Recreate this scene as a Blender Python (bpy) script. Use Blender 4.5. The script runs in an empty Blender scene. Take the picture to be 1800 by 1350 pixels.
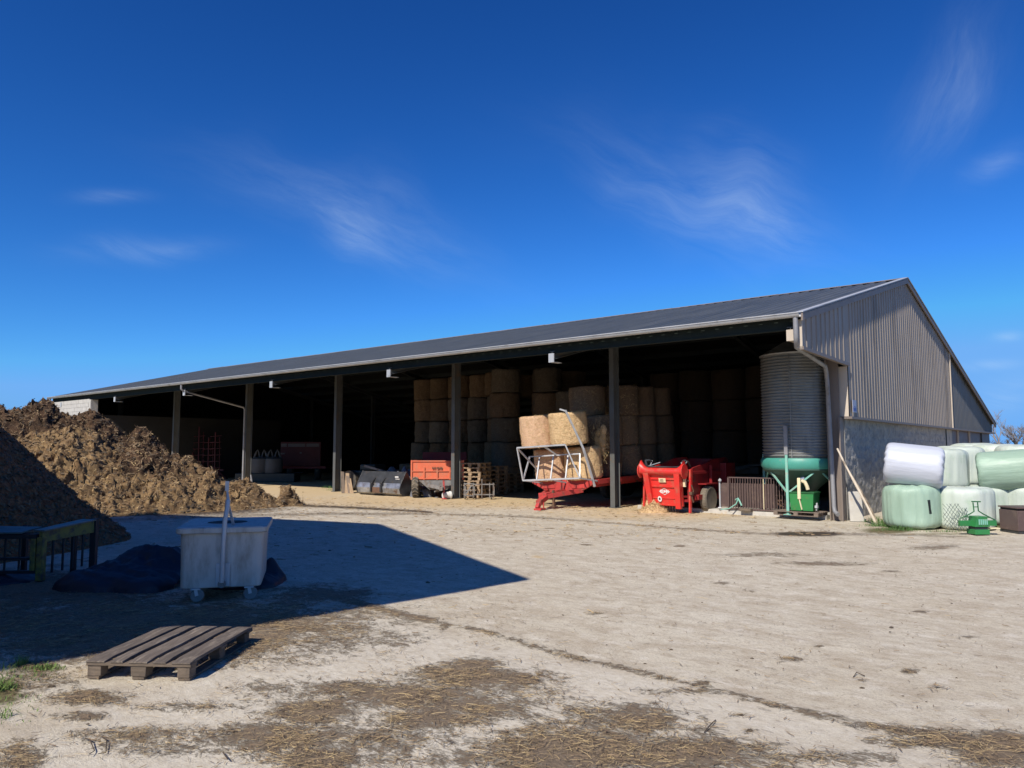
import bpy, math, random
import numpy as np
from mathutils import Vector, Matrix, Euler
R=math.radians; rnd=random.Random(7); rg=np.random.default_rng(5)
SC=bpy.context.scene; COL=SC.collection
# ---------------------------------------------------------------- camera
cam=bpy.data.cameras.new('camera'); co=bpy.data.objects.new('camera',cam); COL.objects.link(co)
cam.sensor_width=36; cam.lens=1319/1800*36; cam.clip_start=.05; cam.clip_end=3000
co.location=(0,0,1.7); co.rotation_euler=(R(94.9),0,0); SC.camera=co
# ---------------------------------------------------------------- light
AZ=-147.5; EL=42.4
ts=Vector((math.sin(R(AZ))*math.cos(R(EL)),math.cos(R(AZ))*math.cos(R(EL)),math.sin(R(EL))))
sl=bpy.data.lights.new('sun','SUN'); sl.energy=5.0; sl.angle=R(.5); sl.color=(1,.925,.81)
so=bpy.data.objects.new('sun',sl); COL.objects.link(so); so.rotation_euler=(-ts).to_track_quat('-Z','Y').to_euler()
SC.view_settings.view_transform='Standard'; SC.view_settings.look='None'; SC.view_settings.gamma=1
SC.view_settings.use_curve_mapping=False; SC.view_settings.exposure=0.12
def PD(px,py):                       # direction of a photograph pixel
    P=R(4.9); cx=(px-900)/1319; cy=-(py-675)/1319
    return Vector((cx,math.cos(P)-cy*math.sin(P),math.sin(P)+cy*math.cos(P))).normalized()
W=bpy.data.worlds.new('World'); SC.world=W; W.use_nodes=True
nt=W.node_tree; N=nt.nodes; Lk=nt.links; N.clear()
def nd(t,**k):
    n=N.new(t)
    for a,b in k.items(): setattr(n,a,b)
    return n
out=nd('ShaderNodeOutputWorld'); bg=nd('ShaderNodeBackground'); bg.inputs[1].default_value=.075
sky=nd('ShaderNodeTexSky',sky_type='NISHITA',sun_disc=False,sun_elevation=R(EL),sun_rotation=R(AZ),altitude=150,air_density=1.0,dust_density=.15,ozone_density=3.0)
tc=nd('ShaderNodeTexCoord')
def vm(op,a,b=None):
    n=nd('ShaderNodeVectorMath',operation=op); Lk.new(a,n.inputs[0])
    if b is not None: n.inputs[1].default_value=b
    return n
def mt(op,a,b=None,c=None,clamp=False):
    n=nd('ShaderNodeMath',operation=op,use_clamp=clamp)
    for i,q in enumerate((a,b,c)):
        if q is None: continue
        if isinstance(q,(int,float)): n.inputs[i].default_value=q
        else: Lk.new(q,n.inputs[i])
    return n.outputs[0]
sp=nd('ShaderNodeSeparateColor'); cbn=nd('ShaderNodeCombineColor'); Lk.new(sky.outputs[0],sp.inputs[0]); KS=.0815
for i,(A_,g_,t_,mx_) in enumerate(((7.7,1.83,.34,.17),(2.53,1.5,.72,.44),(1.92,1.39,1.12,.92))):     # deepens the clear-sky blue
    q=mt('MINIMUM',mt('MULTIPLY',mt('POWER',mt('MULTIPLY',sp.outputs[i],t_*KS),g_),A_),mx_); Lk.new(mt('DIVIDE',q,KS),cbn.inputs[i])
cur=cbn.outputs[0]
# (px,py) of the start and end of each wisp, half width in px, strength
CL=[(380,290,860,470,60,.20),(560,375,690,455,34,.26),(1020,240,1460,440,80,.20),(1230,320,1420,440,32,.28),
    (1730,20,1620,290,44,.22),(130,345,260,345,12,.2),(120,440,380,435,22,.22),(1690,305,1810,275,20,.24),
    (1690,640,1800,636,9,.35),(1740,590,1800,588,9,.35),(1700,700,1830,670,36,.26)]
wn=nd('ShaderNodeTexNoise'); wn.inputs['Scale'].default_value=6; wn.inputs['Detail'].default_value=2; Lk.new(tc.outputs['Generated'],wn.inputs['Vector'])
def wisps(a,b):
    a=PD(*a); b=PD(*b); e1=(b-a).normalized(); c=((a+b)/2).normalized(); e2=c.cross(e1).normalized()
    cb=nd('ShaderNodeCombineXYZ'); Lk.new(mt('MULTIPLY',vm('DOT_PRODUCT',tc.outputs['Generated'],e1).outputs['Value'],6.),cb.inputs[0])
    Lk.new(mt('ADD',mt('MULTIPLY',vm('DOT_PRODUCT',tc.outputs['Generated'],e2).outputs['Value'],30.),mt('MULTIPLY',wn.outputs['Fac'],2.4)),cb.inputs[1])
    n2=nd('ShaderNodeTexNoise'); n2.inputs['Scale'].default_value=1.5; n2.inputs['Detail'].default_value=6; n2.inputs['Roughness'].default_value=.66; n2.inputs['Distortion'].default_value=.25; Lk.new(cb.outputs[0],n2.inputs['Vector'])
    return mt('MULTIPLY',mt('SUBTRACT',n2.outputs['Fac'],.22),1.6,clamp=True)
WS=[wisps((400,300),(840,480)),wisps((1730,20),(1640,270))]; tot=None
for k,(x0,y0,x1,y1,w,s) in enumerate(CL):
    a=PD(x0,y0); b=PD(x1,y1); c=((a+b)/2).normalized(); e1=(b-a).normalized(); e2=c.cross(e1).normalized(); e3=e1.cross(e2).normalized()
    L=(b-a).length/2*1.05; wd=w/1319
    p1=mt('SUBTRACT',vm('DOT_PRODUCT',tc.outputs['Generated'],e1).outputs['Value'],c.dot(e1)); p2=vm('DOT_PRODUCT',tc.outputs['Generated'],e2).outputs['Value']
    p2=mt('ADD',p2,mt('MULTIPLY',mt('SUBTRACT',wn.outputs['Fac'],.5),wd*3.0))
    g=mt('EXPONENT',mt('MULTIPLY',mt('ADD',mt('POWER',mt('ABSOLUTE',mt('DIVIDE',p1,L)),2.),mt('POWER',mt('ABSOLUTE',mt('DIVIDE',p2,wd)),2.)),-1.5))
    fc=mt('GREATER_THAN',vm('DOT_PRODUCT',tc.outputs['Generated'],c).outputs['Value'],0)
    m=mt('MULTIPLY',mt('MULTIPLY',mt('MULTIPLY',WS[1 if k==4 else 0],g),s*.8),fc); tot=m if tot is None else mt('ADD',tot,m,clamp=True)
mx=nd('ShaderNodeMix',data_type='RGBA'); Lk.new(tot,mx.inputs[0]); Lk.new(cur,mx.inputs[6]); mx.inputs[7].default_value=(9.,11.0,12.6,1); cur=mx.outputs[2]
W.cycles.sampling_method='MANUAL'; W.cycles.sample_map_resolution=512
Lk.new(cur,bg.inputs[0]); Lk.new(bg.outputs[0],out.inputs[0])
# ---------------------------------------------------------------- frames
FR=R(-39.5); cF,sF=math.cos(FR),math.sin(FR)
def Wd(x,y,z=0): return Vector((cF*x-sF*y,sF*x+cF*y,z))          # yard axes (along / across the shed) to world
def gx(px,Y): return (px-900)/1324*Y
def ground(px,py,z=0):
    d=PD(px,py); t=(z-1.7)/d.z; return Vector((d.x*t,d.y*t,z))
# ---------------------------------------------------------------- numpy noise
_tab=rg.random(65536)
def _h(ix,iy,iz): return _tab[((ix*73856093)^(iy*19349663)^(iz*83492791))&65535]
def vnoise(x,y,z=0.):
    x=np.asarray(x,float); y=np.asarray(y,float); z=np.zeros_like(x)+z
    ix=np.floor(x).astype(np.int64); iy=np.floor(y).astype(np.int64); iz=np.floor(z).astype(np.int64)
    fx,fy,fz=x-ix,y-iy,z-iz; fx=fx*fx*(3-2*fx); fy=fy*fy*(3-2*fy); fz=fz*fz*(3-2*fz)
    def l(a,b,t): return a+(b-a)*t
    r=0
    a=l(l(_h(ix,iy,iz),_h(ix+1,iy,iz),fx),l(_h(ix,iy+1,iz),_h(ix+1,iy+1,iz),fx),fy)
    b=l(l(_h(ix,iy,iz+1),_h(ix+1,iy,iz+1),fx),l(_h(ix,iy+1,iz+1),_h(ix+1,iy+1,iz+1),fx),fy)
    return l(a,b,fz)
def fbm(x,y,z=0.,o=5,g=.5):
    s=0;a=1;t=0
    for i in range(o):
        s=s+a*vnoise(x*2**i+i*17.3,y*2**i+i*9.1,z*2**i+i*5.7); t+=a; a*=g
    return s/t
# ---------------------------------------------------------------- materials
MATS={}
def mat(name,c1,c2=None,sc=4.,rough=.8,metal=0.,bump=.0,bsc=None,st=(1,1,1),det=5,c3=None,th=.6,sc3=1.5,bst=None,attr=None,spec=.5,soft=.08,streak=None,coat=0,vary=.05):
    m=bpy.data.materials.new(name); m.use_nodes=True; t=m.node_tree; n=t.nodes; L=t.links
    b=n['Principled BSDF']; b.inputs['Roughness'].default_value=rough; b.inputs['Metallic'].default_value=metal
    b.inputs['Specular IOR Level'].default_value=spec; b.inputs['Coat Weight'].default_value=coat
    tcn=n.new('ShaderNodeTexCoord'); oi=n.new('ShaderNodeObjectInfo')
    ad=n.new('ShaderNodeVectorMath'); ad.operation='ADD'; L.new(tcn.outputs['Object'],ad.inputs[0])
    ml=n.new('ShaderNodeMath'); ml.operation='MULTIPLY'; L.new(oi.outputs['Random'],ml.inputs[0]); ml.inputs[1].default_value=37.; L.new(ml.outputs[0],ad.inputs[1])
    def noise(scale,stv,d=det,ro=.6):
        mp=n.new('ShaderNodeMapping'); mp.inputs['Scale'].default_value=stv; L.new(ad.outputs[0],mp.inputs['Vector'])
        q=n.new('ShaderNodeTexNoise'); q.inputs['Scale'].default_value=scale; q.inputs['Detail'].default_value=d; q.inputs['Roughness'].default_value=ro; L.new(mp.outputs[0],q.inputs['Vector']); return q.outputs['Fac']
    def ramp(f,lo,hi):
        r=n.new('ShaderNodeMapRange'); r.inputs[1].default_value=lo; r.inputs[2].default_value=hi; L.new(f,r.inputs[0]); return r.outputs[0]
    def mix(f,a,bb):
        x=n.new('ShaderNodeMix'); x.data_type='RGBA'; L.new(f,x.inputs[0])
        for i,q in ((6,a),(7,bb)):
            if isinstance(q,tuple): x.inputs[i].default_value=(*q[:3],1)
            else: L.new(q,x.inputs[i])
        return x.outputs[2]
    c2=c2 or tuple(v*.82 for v in c1)
    cur=mix(ramp(noise(sc,st),.32,.68),c1,c2)
    if c3: cur=mix(ramp(noise(sc3,streak or (1,1,1),6,.65),th-soft,th+soft),cur,c3)
    vr=n.new('ShaderNodeMapRange'); vr.inputs[3].default_value=1-vary; vr.inputs[4].default_value=1+vary; L.new(oi.outputs['Random'],vr.inputs[0])
    hs=n.new('ShaderNodeHueSaturation'); L.new(vr.outputs[0],hs.inputs['Value']); L.new(cur,hs.inputs['Color']); cur=hs.outputs[0]
    L.new(cur,b.inputs['Base Color'])
    if bump:
        bp=n.new('ShaderNodeBump'); bp.inputs['Strength'].default_value=1; bp.inputs['Distance'].default_value=bump
        L.new(noise(bsc or sc*3,bst or st,6),bp.inputs['Height']); L.new(bp.outputs[0],b.inputs['Normal'])
    rv=n.new('ShaderNodeMapRange'); rv.inputs[3].default_value=max(0,rough-.12); rv.inputs[4].default_value=min(1,rough+.1); L.new(noise(sc*1.7,(1,1,1),3),rv.inputs[0]); L.new(rv.outputs[0],b.inputs['Roughness'])
    MATS[name]=m; return m
mat('galv',(.52,.53,.54),(.42,.43,.44),3,.5,.25,bump=.001,bsc=30,c3=(.22,.2,.17),th=.68,sc3=3)
mat('galv_pipe',(.30,.30,.31),(.22,.22,.23),3,.55,.2,c3=(.16,.14,.12),th=.66,sc3=3)
mat('steel_post',(.125,.13,.128),(.09,.094,.092),2,.65,.15,bump=.002,bsc=20,c3=(.18,.12,.08),th=.66,sc3=2)
mat('dark_steel',(.05,.06,.06),(.035,.04,.04),2,.6,.1,c3=(.08,.05,.03),th=.66)
mat('fascia',(.022,.03,.026),(.017,.023,.02),1.5,.85,spec=.2)
mat('roof_sheet',(.085,.10,.115),(.068,.080,.093),.6,.5,.15,c3=(.125,.135,.14),th=.55,sc3=.9,soft=.2,streak=(2.2,.25,1))
mat('clad',(.265,.23,.198),(.23,.20,.172),.8,.55,.05,c3=(.16,.135,.112),th=.60,sc3=1.3,streak=(1,1,.2))
mat('clad_smooth_shaded',(.115,.115,.112),(.10,.10,.098),.5,.6,.05)  # smooth rear gable sheet, darkened to carry the shade lying on it
mat('beige_trim',(.55,.47,.38),(.48,.41,.33),3,.6)
mat('brown_trim',(.20,.16,.135),(.17,.14,.12),3,.55)
mat('concrete_wall',(.40,.385,.35),(.28,.27,.245),2.5,.9,bump=.02,bsc=13,c3=(.2,.2,.2),th=.6,sc3=4)
mat('concrete_panel',(.26,.28,.29),(.21,.225,.235),1.2,.9,bump=.003,bsc=12,c3=(.16,.17,.17),th=.6,sc3=1.,streak=(1,1,.3))
mat('block_wall',(.50,.48,.44),(.42,.40,.37),3,.95,bump=.01,bsc=8)
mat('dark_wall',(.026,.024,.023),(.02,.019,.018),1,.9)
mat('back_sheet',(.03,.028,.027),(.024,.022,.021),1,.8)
mat('floor_in',(.34,.27,.17),(.25,.2,.13),1.5,.95,bump=.01,bsc=10)
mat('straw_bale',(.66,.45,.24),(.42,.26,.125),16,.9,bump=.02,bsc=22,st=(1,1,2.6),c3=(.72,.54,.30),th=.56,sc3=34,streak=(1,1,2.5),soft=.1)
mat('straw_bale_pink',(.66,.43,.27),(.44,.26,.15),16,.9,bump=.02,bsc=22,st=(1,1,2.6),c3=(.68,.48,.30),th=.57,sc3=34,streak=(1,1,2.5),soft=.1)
mat('straw_bale_indoor_shade',(.20,.135,.08),(.14,.092,.055),12,.95,bump=.02,bsc=20,st=(1,1,3),c3=(.25,.18,.11),th=.58,sc3=20,vary=.2)  # straw of the inside stack, colour cut to include the shed's deep shade
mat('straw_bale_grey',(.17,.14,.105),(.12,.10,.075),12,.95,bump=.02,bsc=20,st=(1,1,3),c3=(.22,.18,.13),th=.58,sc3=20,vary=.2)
mat('straw_bale_shaded',(.24,.16,.10),(.16,.105,.068),12,.95,bump=.02,bsc=20,st=(1,1,3),c3=(.23,.165,.10),th=.58,sc3=24,vary=.2)  # darker copy of the trailer straw, shade put into the colour
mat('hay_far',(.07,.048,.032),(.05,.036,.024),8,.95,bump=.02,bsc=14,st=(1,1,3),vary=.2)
mat('loose_straw',(.66,.50,.26),(.45,.31,.14),9,.8)
mat('twig',(.06,.042,.03),(.10,.075,.05),9,.9)
mat('heap_straw',(.26,.165,.085),(.15,.09,.05),9,.9)
mat('dirt_straw',(.30,.21,.12),(.17,.115,.065),9,.9)
mat('red_paint',(.70,.032,.026),(.58,.028,.024),2,.45,c3=(.42,.15,.09),th=.62,sc3=4,soft=.14,coat=.15)
mat('red_frame',(.50,.05,.045),(.40,.04,.035),3,.55,c3=(.16,.07,.05),th=.60,sc3=6)
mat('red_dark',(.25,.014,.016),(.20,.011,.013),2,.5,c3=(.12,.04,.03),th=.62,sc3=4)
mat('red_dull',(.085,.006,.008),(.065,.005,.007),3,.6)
mat('orange_paint',(.70,.155,.07),(.60,.135,.065),2.5,.55,c3=(.42,.20,.12),th=.60,sc3=4,soft=.14)
mat('tyre',(.045,.043,.04),(.07,.062,.052),5,.9,bump=.004,bsc=25,c3=(.20,.16,.11),th=.58,sc3=3)
mat('tyre_dusty',(.22,.185,.14),(.15,.125,.095),5,.95,bump=.006,bsc=25)
mat('rim',(.10,.08,.07),(.07,.06,.05),5,.6)
mat('black_steel',(.075,.078,.083),(.04,.042,.045),3,.42,.4,c3=(.13,.09,.06),th=.66,sc3=4)
mat('worn_steel',(.42,.43,.45),(.16,.165,.17),4,.32,.5,c3=(.14,.09,.06),th=.6,sc3=3)
mat('grey_chassis',(.24,.23,.22),(.15,.145,.14),4,.7,c3=(.12,.07,.04),th=.6,sc3=5)
mat('rust',(.16,.085,.05),(.10,.055,.035),6,.85)
mat('silo_sheet',(.34,.345,.335),(.25,.255,.245),1.3,.42,.5,c3=(.12,.12,.12),th=.6,sc3=1.,streak=(1,1,.25))
mat('silo_green',(.07,.33,.26),(.055,.27,.21),2,.5,c3=(.2,.3,.25),th=.66,sc3=4)
mat('green_pale',(.23,.50,.40),(.18,.42,.34),4,.6,c3=(.35,.4,.34),th=.6,sc3=6)
mat('cone_green',(.045,.10,.075),(.035,.075,.055),2,.5)
mat('green_paint',(.03,.22,.06),(.025,.17,.05),3,.42,c3=(.09,.2,.06),th=.66,sc3=6)
mat('green_dark',(.02,.13,.04),(.015,.09,.03),3,.5)
mat('brown_metal',(.115,.075,.068),(.09,.06,.055),2,.5,.1,c3=(.16,.11,.09),th=.6,sc3=4)
mat('cream',(.72,.62,.40),(.62,.53,.34),6,.8)
mat('wood_grey',(.155,.125,.10),(.085,.068,.055),5,.9,bump=.004,bsc=14,st=(12,1,12),c3=(.24,.20,.16),th=.60,sc3=5,streak=(5,.8,5),vary=.15)
mat('wood_block',(.17,.13,.095),(.11,.085,.062),7,.92,bump=.004,bsc=16,st=(1,1,5),c3=(.07,.055,.045),th=.6,sc3=6,vary=.15)
mat('wood_pale',(.42,.30,.19),(.30,.21,.13),6,.85,st=(4,4,.6),vary=.15)
mat('wood_old',(.22,.17,.13),(.15,.115,.09),6,.9,st=(4,4,.6),vary=.15)
mat('bark_pole',(.13,.09,.06),(.08,.055,.04),14,.95,bump=.004,bsc=30,c3=(.40,.33,.25),th=.55,sc3=3)
mat('pole_white',(.66,.58,.47),(.55,.47,.36),6,.8)
mat('tub_plastic',(.52,.50,.455),(.45,.43,.39),3,.5,bump=.001,bsc=20,c3=(.28,.25,.21),th=.58,sc3=3.2,streak=(2,2,.6),soft=.12)
mat('caster',(.20,.20,.195),(.14,.14,.14),8,.55)
mat('black_hole',(.01,.01,.01),None,5,.8)
mat('navy_sheet',(.010,.013,.028),(.007,.009,.018),3,.6,c3=(.022,.026,.036),th=.64,sc3=3,spec=.6)
mat('yellow_old',(.25,.225,.045),(.17,.16,.045),5,.6,c3=(.07,.06,.05),th=.56,sc3=7)
mat('frame_black',(.025,.027,.03),(.018,.02,.022),5,.6)
mat('plate_green',(.12,.15,.14),(.09,.115,.11),5,.5,c3=(.08,.08,.07),th=.6,sc3=5)
mat('wrap_white',(.50,.53,.60),(.46,.485,.555),2,.5,bump=.010,bsc=5,bst=(3,3,.5),st=(1,1,.5),spec=.5)
mat('wrap_pale',(.53,.585,.52),(.48,.54,.465),2,.52,bump=.010,bsc=5,bst=(3,3,.5),c3=(.40,.50,.38),th=.62,sc3=2.5)
mat('wrap_green',(.33,.455,.355),(.285,.405,.31),2,.5,bump=.010,bsc=5,bst=(3,3,.5),c3=(.40,.54,.42),th=.60,sc3=2.2,streak=(1.6,1.6,.5))
mat('tape_black',(.015,.02,.02),None,5,.5)
mat('wire',(.10,.13,.12),None,8,.6)
mat('bag_grey',(.20,.205,.23),(.14,.145,.17),3,.55,bump=.01,bsc=5)
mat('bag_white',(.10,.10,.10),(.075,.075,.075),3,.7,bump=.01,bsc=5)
mat('white_plastic',(.75,.75,.72),None,4,.5)
mat('slab_stone',(.52,.50,.45),(.42,.40,.36),5,.95,bump=.006,bsc=14,c3=(.5,.36,.22),th=.64,sc3=4)
mat('stone',(.38,.33,.26),(.28,.24,.19),6,.95,bump=.02,bsc=6)
mat('grass',(.10,.19,.035),(.17,.24,.06),3,.8)
mat('weed',(.09,.20,.04),(.06,.13,.03),8,.7)
mat('tree_bark',(.13,.11,.10),(.09,.08,.07),2,.9)
mat('tree_bark_pale',(.24,.21,.19),(.17,.15,.14),2,.9)
mat('white_print',(.85,.83,.80),None,5,.5)
mat('label_cream',(.80,.68,.42),(.7,.5,.3),12,.5)
mat('sign_blue',(.05,.09,.35),None,5,.5)
mat('sign_grey',(.35,.38,.50),(.30,.33,.45),5,.5)
mat('dark_print',(.03,.025,.02),None,5,.5)
mat('reflector',(.13,.11,.11),(.11,.095,.095),8,.5)
mat('brick_red',(.36,.14,.09),(.28,.11,.07),3,.9)
mat('farm_render',(.40,.36,.31),(.34,.31,.27),1,.9)
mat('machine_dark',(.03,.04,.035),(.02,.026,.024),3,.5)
mat('earth',(.12,.09,.06),(.08,.06,.04),4,.95,bump=.02,bsc=8)
# ---------------------------------------------------------------- mesh builder
def setmat(me,m): me.materials.append(MATS[m] if isinstance(m,str) else m)
def link(name,me,parent=None):
    o=bpy.data.objects.new(name,me); COL.objects.link(o); o.parent=parent; return o
class MB:
    def __init__(s): s.v=[];s.f=[];s.M=Matrix()
    def add(s,vs,fs):
        b=len(s.v); s.v+=[tuple(s.M@Vector(q)) for q in vs]; s.f+=[tuple(b+i for i in q) for q in fs]; return s
    def box(s,x0,x1,y0,y1,z0,z1,jit=0):
        vs=[(x,y,z) for z in (z0,z1) for x,y in ((x0,y0),(x1,y0),(x1,y1),(x0,y1))]
        if jit: vs=[tuple(c+rnd.uniform(-jit,jit) for c in q) for q in vs]
        return s.add(vs,[(3,2,1,0),(4,5,6,7),(0,1,5,4),(1,2,6,5),(2,3,7,6),(3,0,4,7)])
    def bar(s,a,b,w,h=None,up=(0,0,1)):
        a=Vector(a);b=Vector(b);h=h or w;d=(b-a).normalized();u=Vector(up)
        if abs(d.dot(u))>.98: u=Vector((0,1,0))
        x=d.cross(u).normalized()*w/2; y=x.normalized().cross(d)*h/2
        vs=[p+q for p in (a,b) for q in (-x-y,x-y,x+y,-x+y)]
        return s.add(vs,[(3,2,1,0),(4,5,6,7),(0,1,5,4),(1,2,6,5),(2,3,7,6),(3,0,4,7)])
    def tube(s,pts,r,n=8,cap=True):
        pts=[Vector(p) for p in pts]; k=len(pts); rs=r if isinstance(r,(list,tuple)) else [r]*k
        vs=[];fs=[]; u=None
        for i,p in enumerate(pts):
            d=(pts[min(i+1,k-1)]-pts[max(i-1,0)]).normalized()
            if u is None: u=d.orthogonal().normalized()
            u=(u-d*u.dot(d)).normalized(); w=d.cross(u)
            for j in range(n):
                a=2*math.pi*j/n; vs.append(p+(u*math.cos(a)+w*math.sin(a))*rs[i])
        for i in range(k-1):
            for j in range(n): fs.append((i*n+j,i*n+(j+1)%n,(i+1)*n+(j+1)%n,(i+1)*n+j))
        if cap: fs.append(tuple(range(n-1,-1,-1))); fs.append(tuple((k-1)*n+j for j in range(n)))
        return s.add(vs,fs)
    def lathe(s,prof,n=32,axis='z'):
        vs=[];fs=[]
        for r,z in prof:
            for j in range(n):
                a=2*math.pi*j/n; p=(r*math.cos(a),r*math.sin(a),z)
                if axis=='x': p=(p[2],p[0],p[1])
                if axis=='y': p=(p[1],p[2],p[0])
                vs.append(p)
        k=len(prof)
        for i in range(k-1):
            for j in range(n): fs.append((i*n+j,i*n+(j+1)%n,(i+1)*n+(j+1)%n,(i+1)*n+j))
        if prof[0][0]>1e-4: fs.append(tuple(range(n-1,-1,-1)))
        if prof[-1][0]>1e-4: fs.append(tuple((k-1)*n+j for j in range(n)))
        return s.add(vs,fs)
    def prism(s,poly,d0,d1,axis='y'):     # poly in the other two axes
        def P(a,b,d): return {'y':(a,d,b),'x':(d,a,b),'z':(a,b,d)}[axis]
        n=len(poly); vs=[P(a,b,d0) for a,b in poly]+[P(a,b,d1) for a,b in poly]
        return s.add(vs,[tuple(range(n)),tuple(range(2*n-1,n-1,-1))]+[(i,(i+1)%n,n+(i+1)%n,n+i) for i in range(n)])
    def build(s,name,m,parent=None,smooth=False,bevel=0,fix=True):
        me=bpy.data.meshes.new(name); me.from_pydata(s.v,[],s.f); me.update()
        if fix:
            import bmesh
            bm=bmesh.new(); bm.from_mesh(me); bmesh.ops.recalc_face_normals(bm,faces=bm.faces); bm.to_mesh(me); bm.free()
        setmat(me,m); o=link(name,me,parent)
        if smooth: shade(me)
        if bevel:
            b=o.modifiers.new('bevel','BEVEL'); b.width=bevel; b.segments=2; b.limit_method='ANGLE'
        return o
def shade(me,ang=40):
    me.polygons.foreach_set('use_smooth',[True]*len(me.polygons))
    try: me.set_sharp_from_angle(angle=R(ang))
    except Exception: pass
def grid_mesh(name,V,nu,nv,m,parent=None,attrs=None):     # V (nu*nv,3)
    me=bpy.data.meshes.new(name); me.vertices.add(len(V)); me.vertices.foreach_set('co',np.asarray(V,np.float32).ravel())
    i,j=np.meshgrid(np.arange(nu-1),np.arange(nv-1),indexing='ij'); a=(i*nv+j).ravel()
    F=np.stack([a,a+nv,a+nv+1,a+1],1); quads(me,F)
    me.polygons.foreach_set('use_smooth',[True]*len(me.polygons))
    if attrs is not None:
        ca=me.color_attributes.new('mask','FLOAT_COLOR','POINT'); ca.data.foreach_set('color',np.asarray(attrs,np.float32).ravel())
    setmat(me,m); return link(name,me,parent)
def quads(me,F):
    n=len(F); me.loops.add(n*4); me.loops.foreach_set('vertex_index',F.astype(np.int32).ravel())
    me.polygons.add(n); me.polygons.foreach_set('loop_start',np.arange(0,n*4,4,dtype=np.int32)); me.update(calc_edges=True)
def slivers(name,P,Nn,L,Wd_,m,parent=None,tilt=.25,curve=.15,zup=None,az=None):
    """many thin straws: P (n,3) centres, Nn (n,3) normals, L lengths, Wd_ widths; each a bent strip of two quads"""
    n=len(P); a=rg.uniform(0,2*np.pi,n) if az is None else az
    d=np.stack([np.cos(a),np.sin(a),rg.normal(0,tilt,n)],1); d-=Nn*((d*Nn).sum(1)[:,None])*.85; d/=np.linalg.norm(d,axis=1)[:,None]
    s=np.cross(d,Nn+rg.normal(0,.35,(n,3))); s/=np.linalg.norm(s,axis=1)[:,None]
    Lh=(L/2)[:,None]; w=(Wd_/2)[:,None]; bend=(L*rg.uniform(-curve,curve,n))[:,None]
    mid=P+s*bend; e0=P-d*Lh; e1=P+d*Lh
    V=np.stack([e0-s*w,e0+s*w,mid-s*w,mid+s*w,e1-s*w,e1+s*w],1).reshape(-1,3)
    b=np.arange(n)*6; F=np.concatenate([np.stack([b,b+1,b+3,b+2],1),np.stack([b+2,b+3,b+5,b+4],1)])
    me=bpy.data.meshes.new(name); me.vertices.add(len(V)); me.vertices.foreach_set('co',V.astype(np.float32).ravel()); quads(me,F)
    setmat(me,m); return link(name,me,parent)
def tag(o,label=None,cat=None,group=None,kind=None):
    for k,v in (('label',label),('category',cat),('group',group),('kind',kind)):
        if v: o[k]=v
    return o
def thing(name,label,cat,loc=(0,0,0),rz=0,group=None,rot=None):
    o=bpy.data.objects.new(name,None); COL.objects.link(o); o.location=loc; o.rotation_euler=rot or (0,0,rz); o.empty_display_size=.2
    return tag(o,label,cat,group)
def copy_tree(o,parent=None):
    c=o.copy(); COL.objects.link(c); c.parent=parent
    for ch in list(o.children): copy_tree(ch,c)
    return c
def text_mesh(name,txt,size,m,parent,mtx,depth=.004,sx=1):
    cu=bpy.data.curves.new(name,'FONT'); cu.body=txt; cu.size=size; cu.extrude=depth; cu.align_x='CENTER'; cu.align_y='CENTER'; cu.offset=.006*size/.1
    o=bpy.data.objects.new(name,cu); COL.objects.link(o); dg=bpy.context.evaluated_depsgraph_get()
    me=bpy.data.meshes.new_from_object(o.evaluated_get(dg)); bpy.data.objects.remove(o); setmat(me,m)
    me.transform(Matrix.Diagonal((sx,1,1,1))); q=link(name,me,parent); q.matrix_local=mtx; return q
# ================================================================ GROUND
def axis(lo,hi,st,far0,far1):
    fine=np.arange(lo,hi+st/2,st)
    def out(a,b):
        r=[];d=st;x=a;sg=np.sign(b-a)
        while abs(x-b)>d: d*=1.35; x=x+sg*d; r.append(x) if abs(x-a)<abs(b-a) else None
        r=[q for q in r if abs(q-a)<abs(b-a)]+[b]; return np.array(r)
    return np.concatenate([out(lo,far0)[::-1],fine,out(hi,far1)])
gxs=axis(-15,14,.07,-700,700); gys=axis(3.2,23.5,.055,-200,1200)
GX,GY=np.meshgrid(gxs,gys,indexing='ij')
def topx(X,Y,Z=0.):
    P=R(4.9); F=Y*np.cos(P)+(Z-1.7)*np.sin(P); U=-Y*np.sin(P)+(Z-1.7)*np.cos(P); F=np.maximum(F,.3)
    return 900+1319*X/F, 675-1319*U/F
PX,PY=topx(GX,GY)
def ell(L):
    m=np.zeros_like(PX)
    for cx,cy,rx,ry,s in L: m=np.maximum(m,s*np.exp(-(((PX-cx)/rx)**2+((PY-cy)/ry)**2)**1.3))
    return m
def line(pts,w,s=1.,wn=0):
    m=np.zeros_like(PX)
    for (x0,y0,w0),(x1,y1,w1) in zip(pts[:-1],pts[1:]):
        t=np.clip(((PX-x0)*(x1-x0)+(PY-y0)*(y1-y0))/((x1-x0)**2+(y1-y0)**2),0,1)
        d=np.hypot(PX-x0-t*(x1-x0),PY-y0-t*(y1-y0)); ww=(w0+t*(w1-w0)); m=np.maximum(m,s*np.exp(-(d/ww)**2))
    return m
near=(GY>0)
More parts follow.
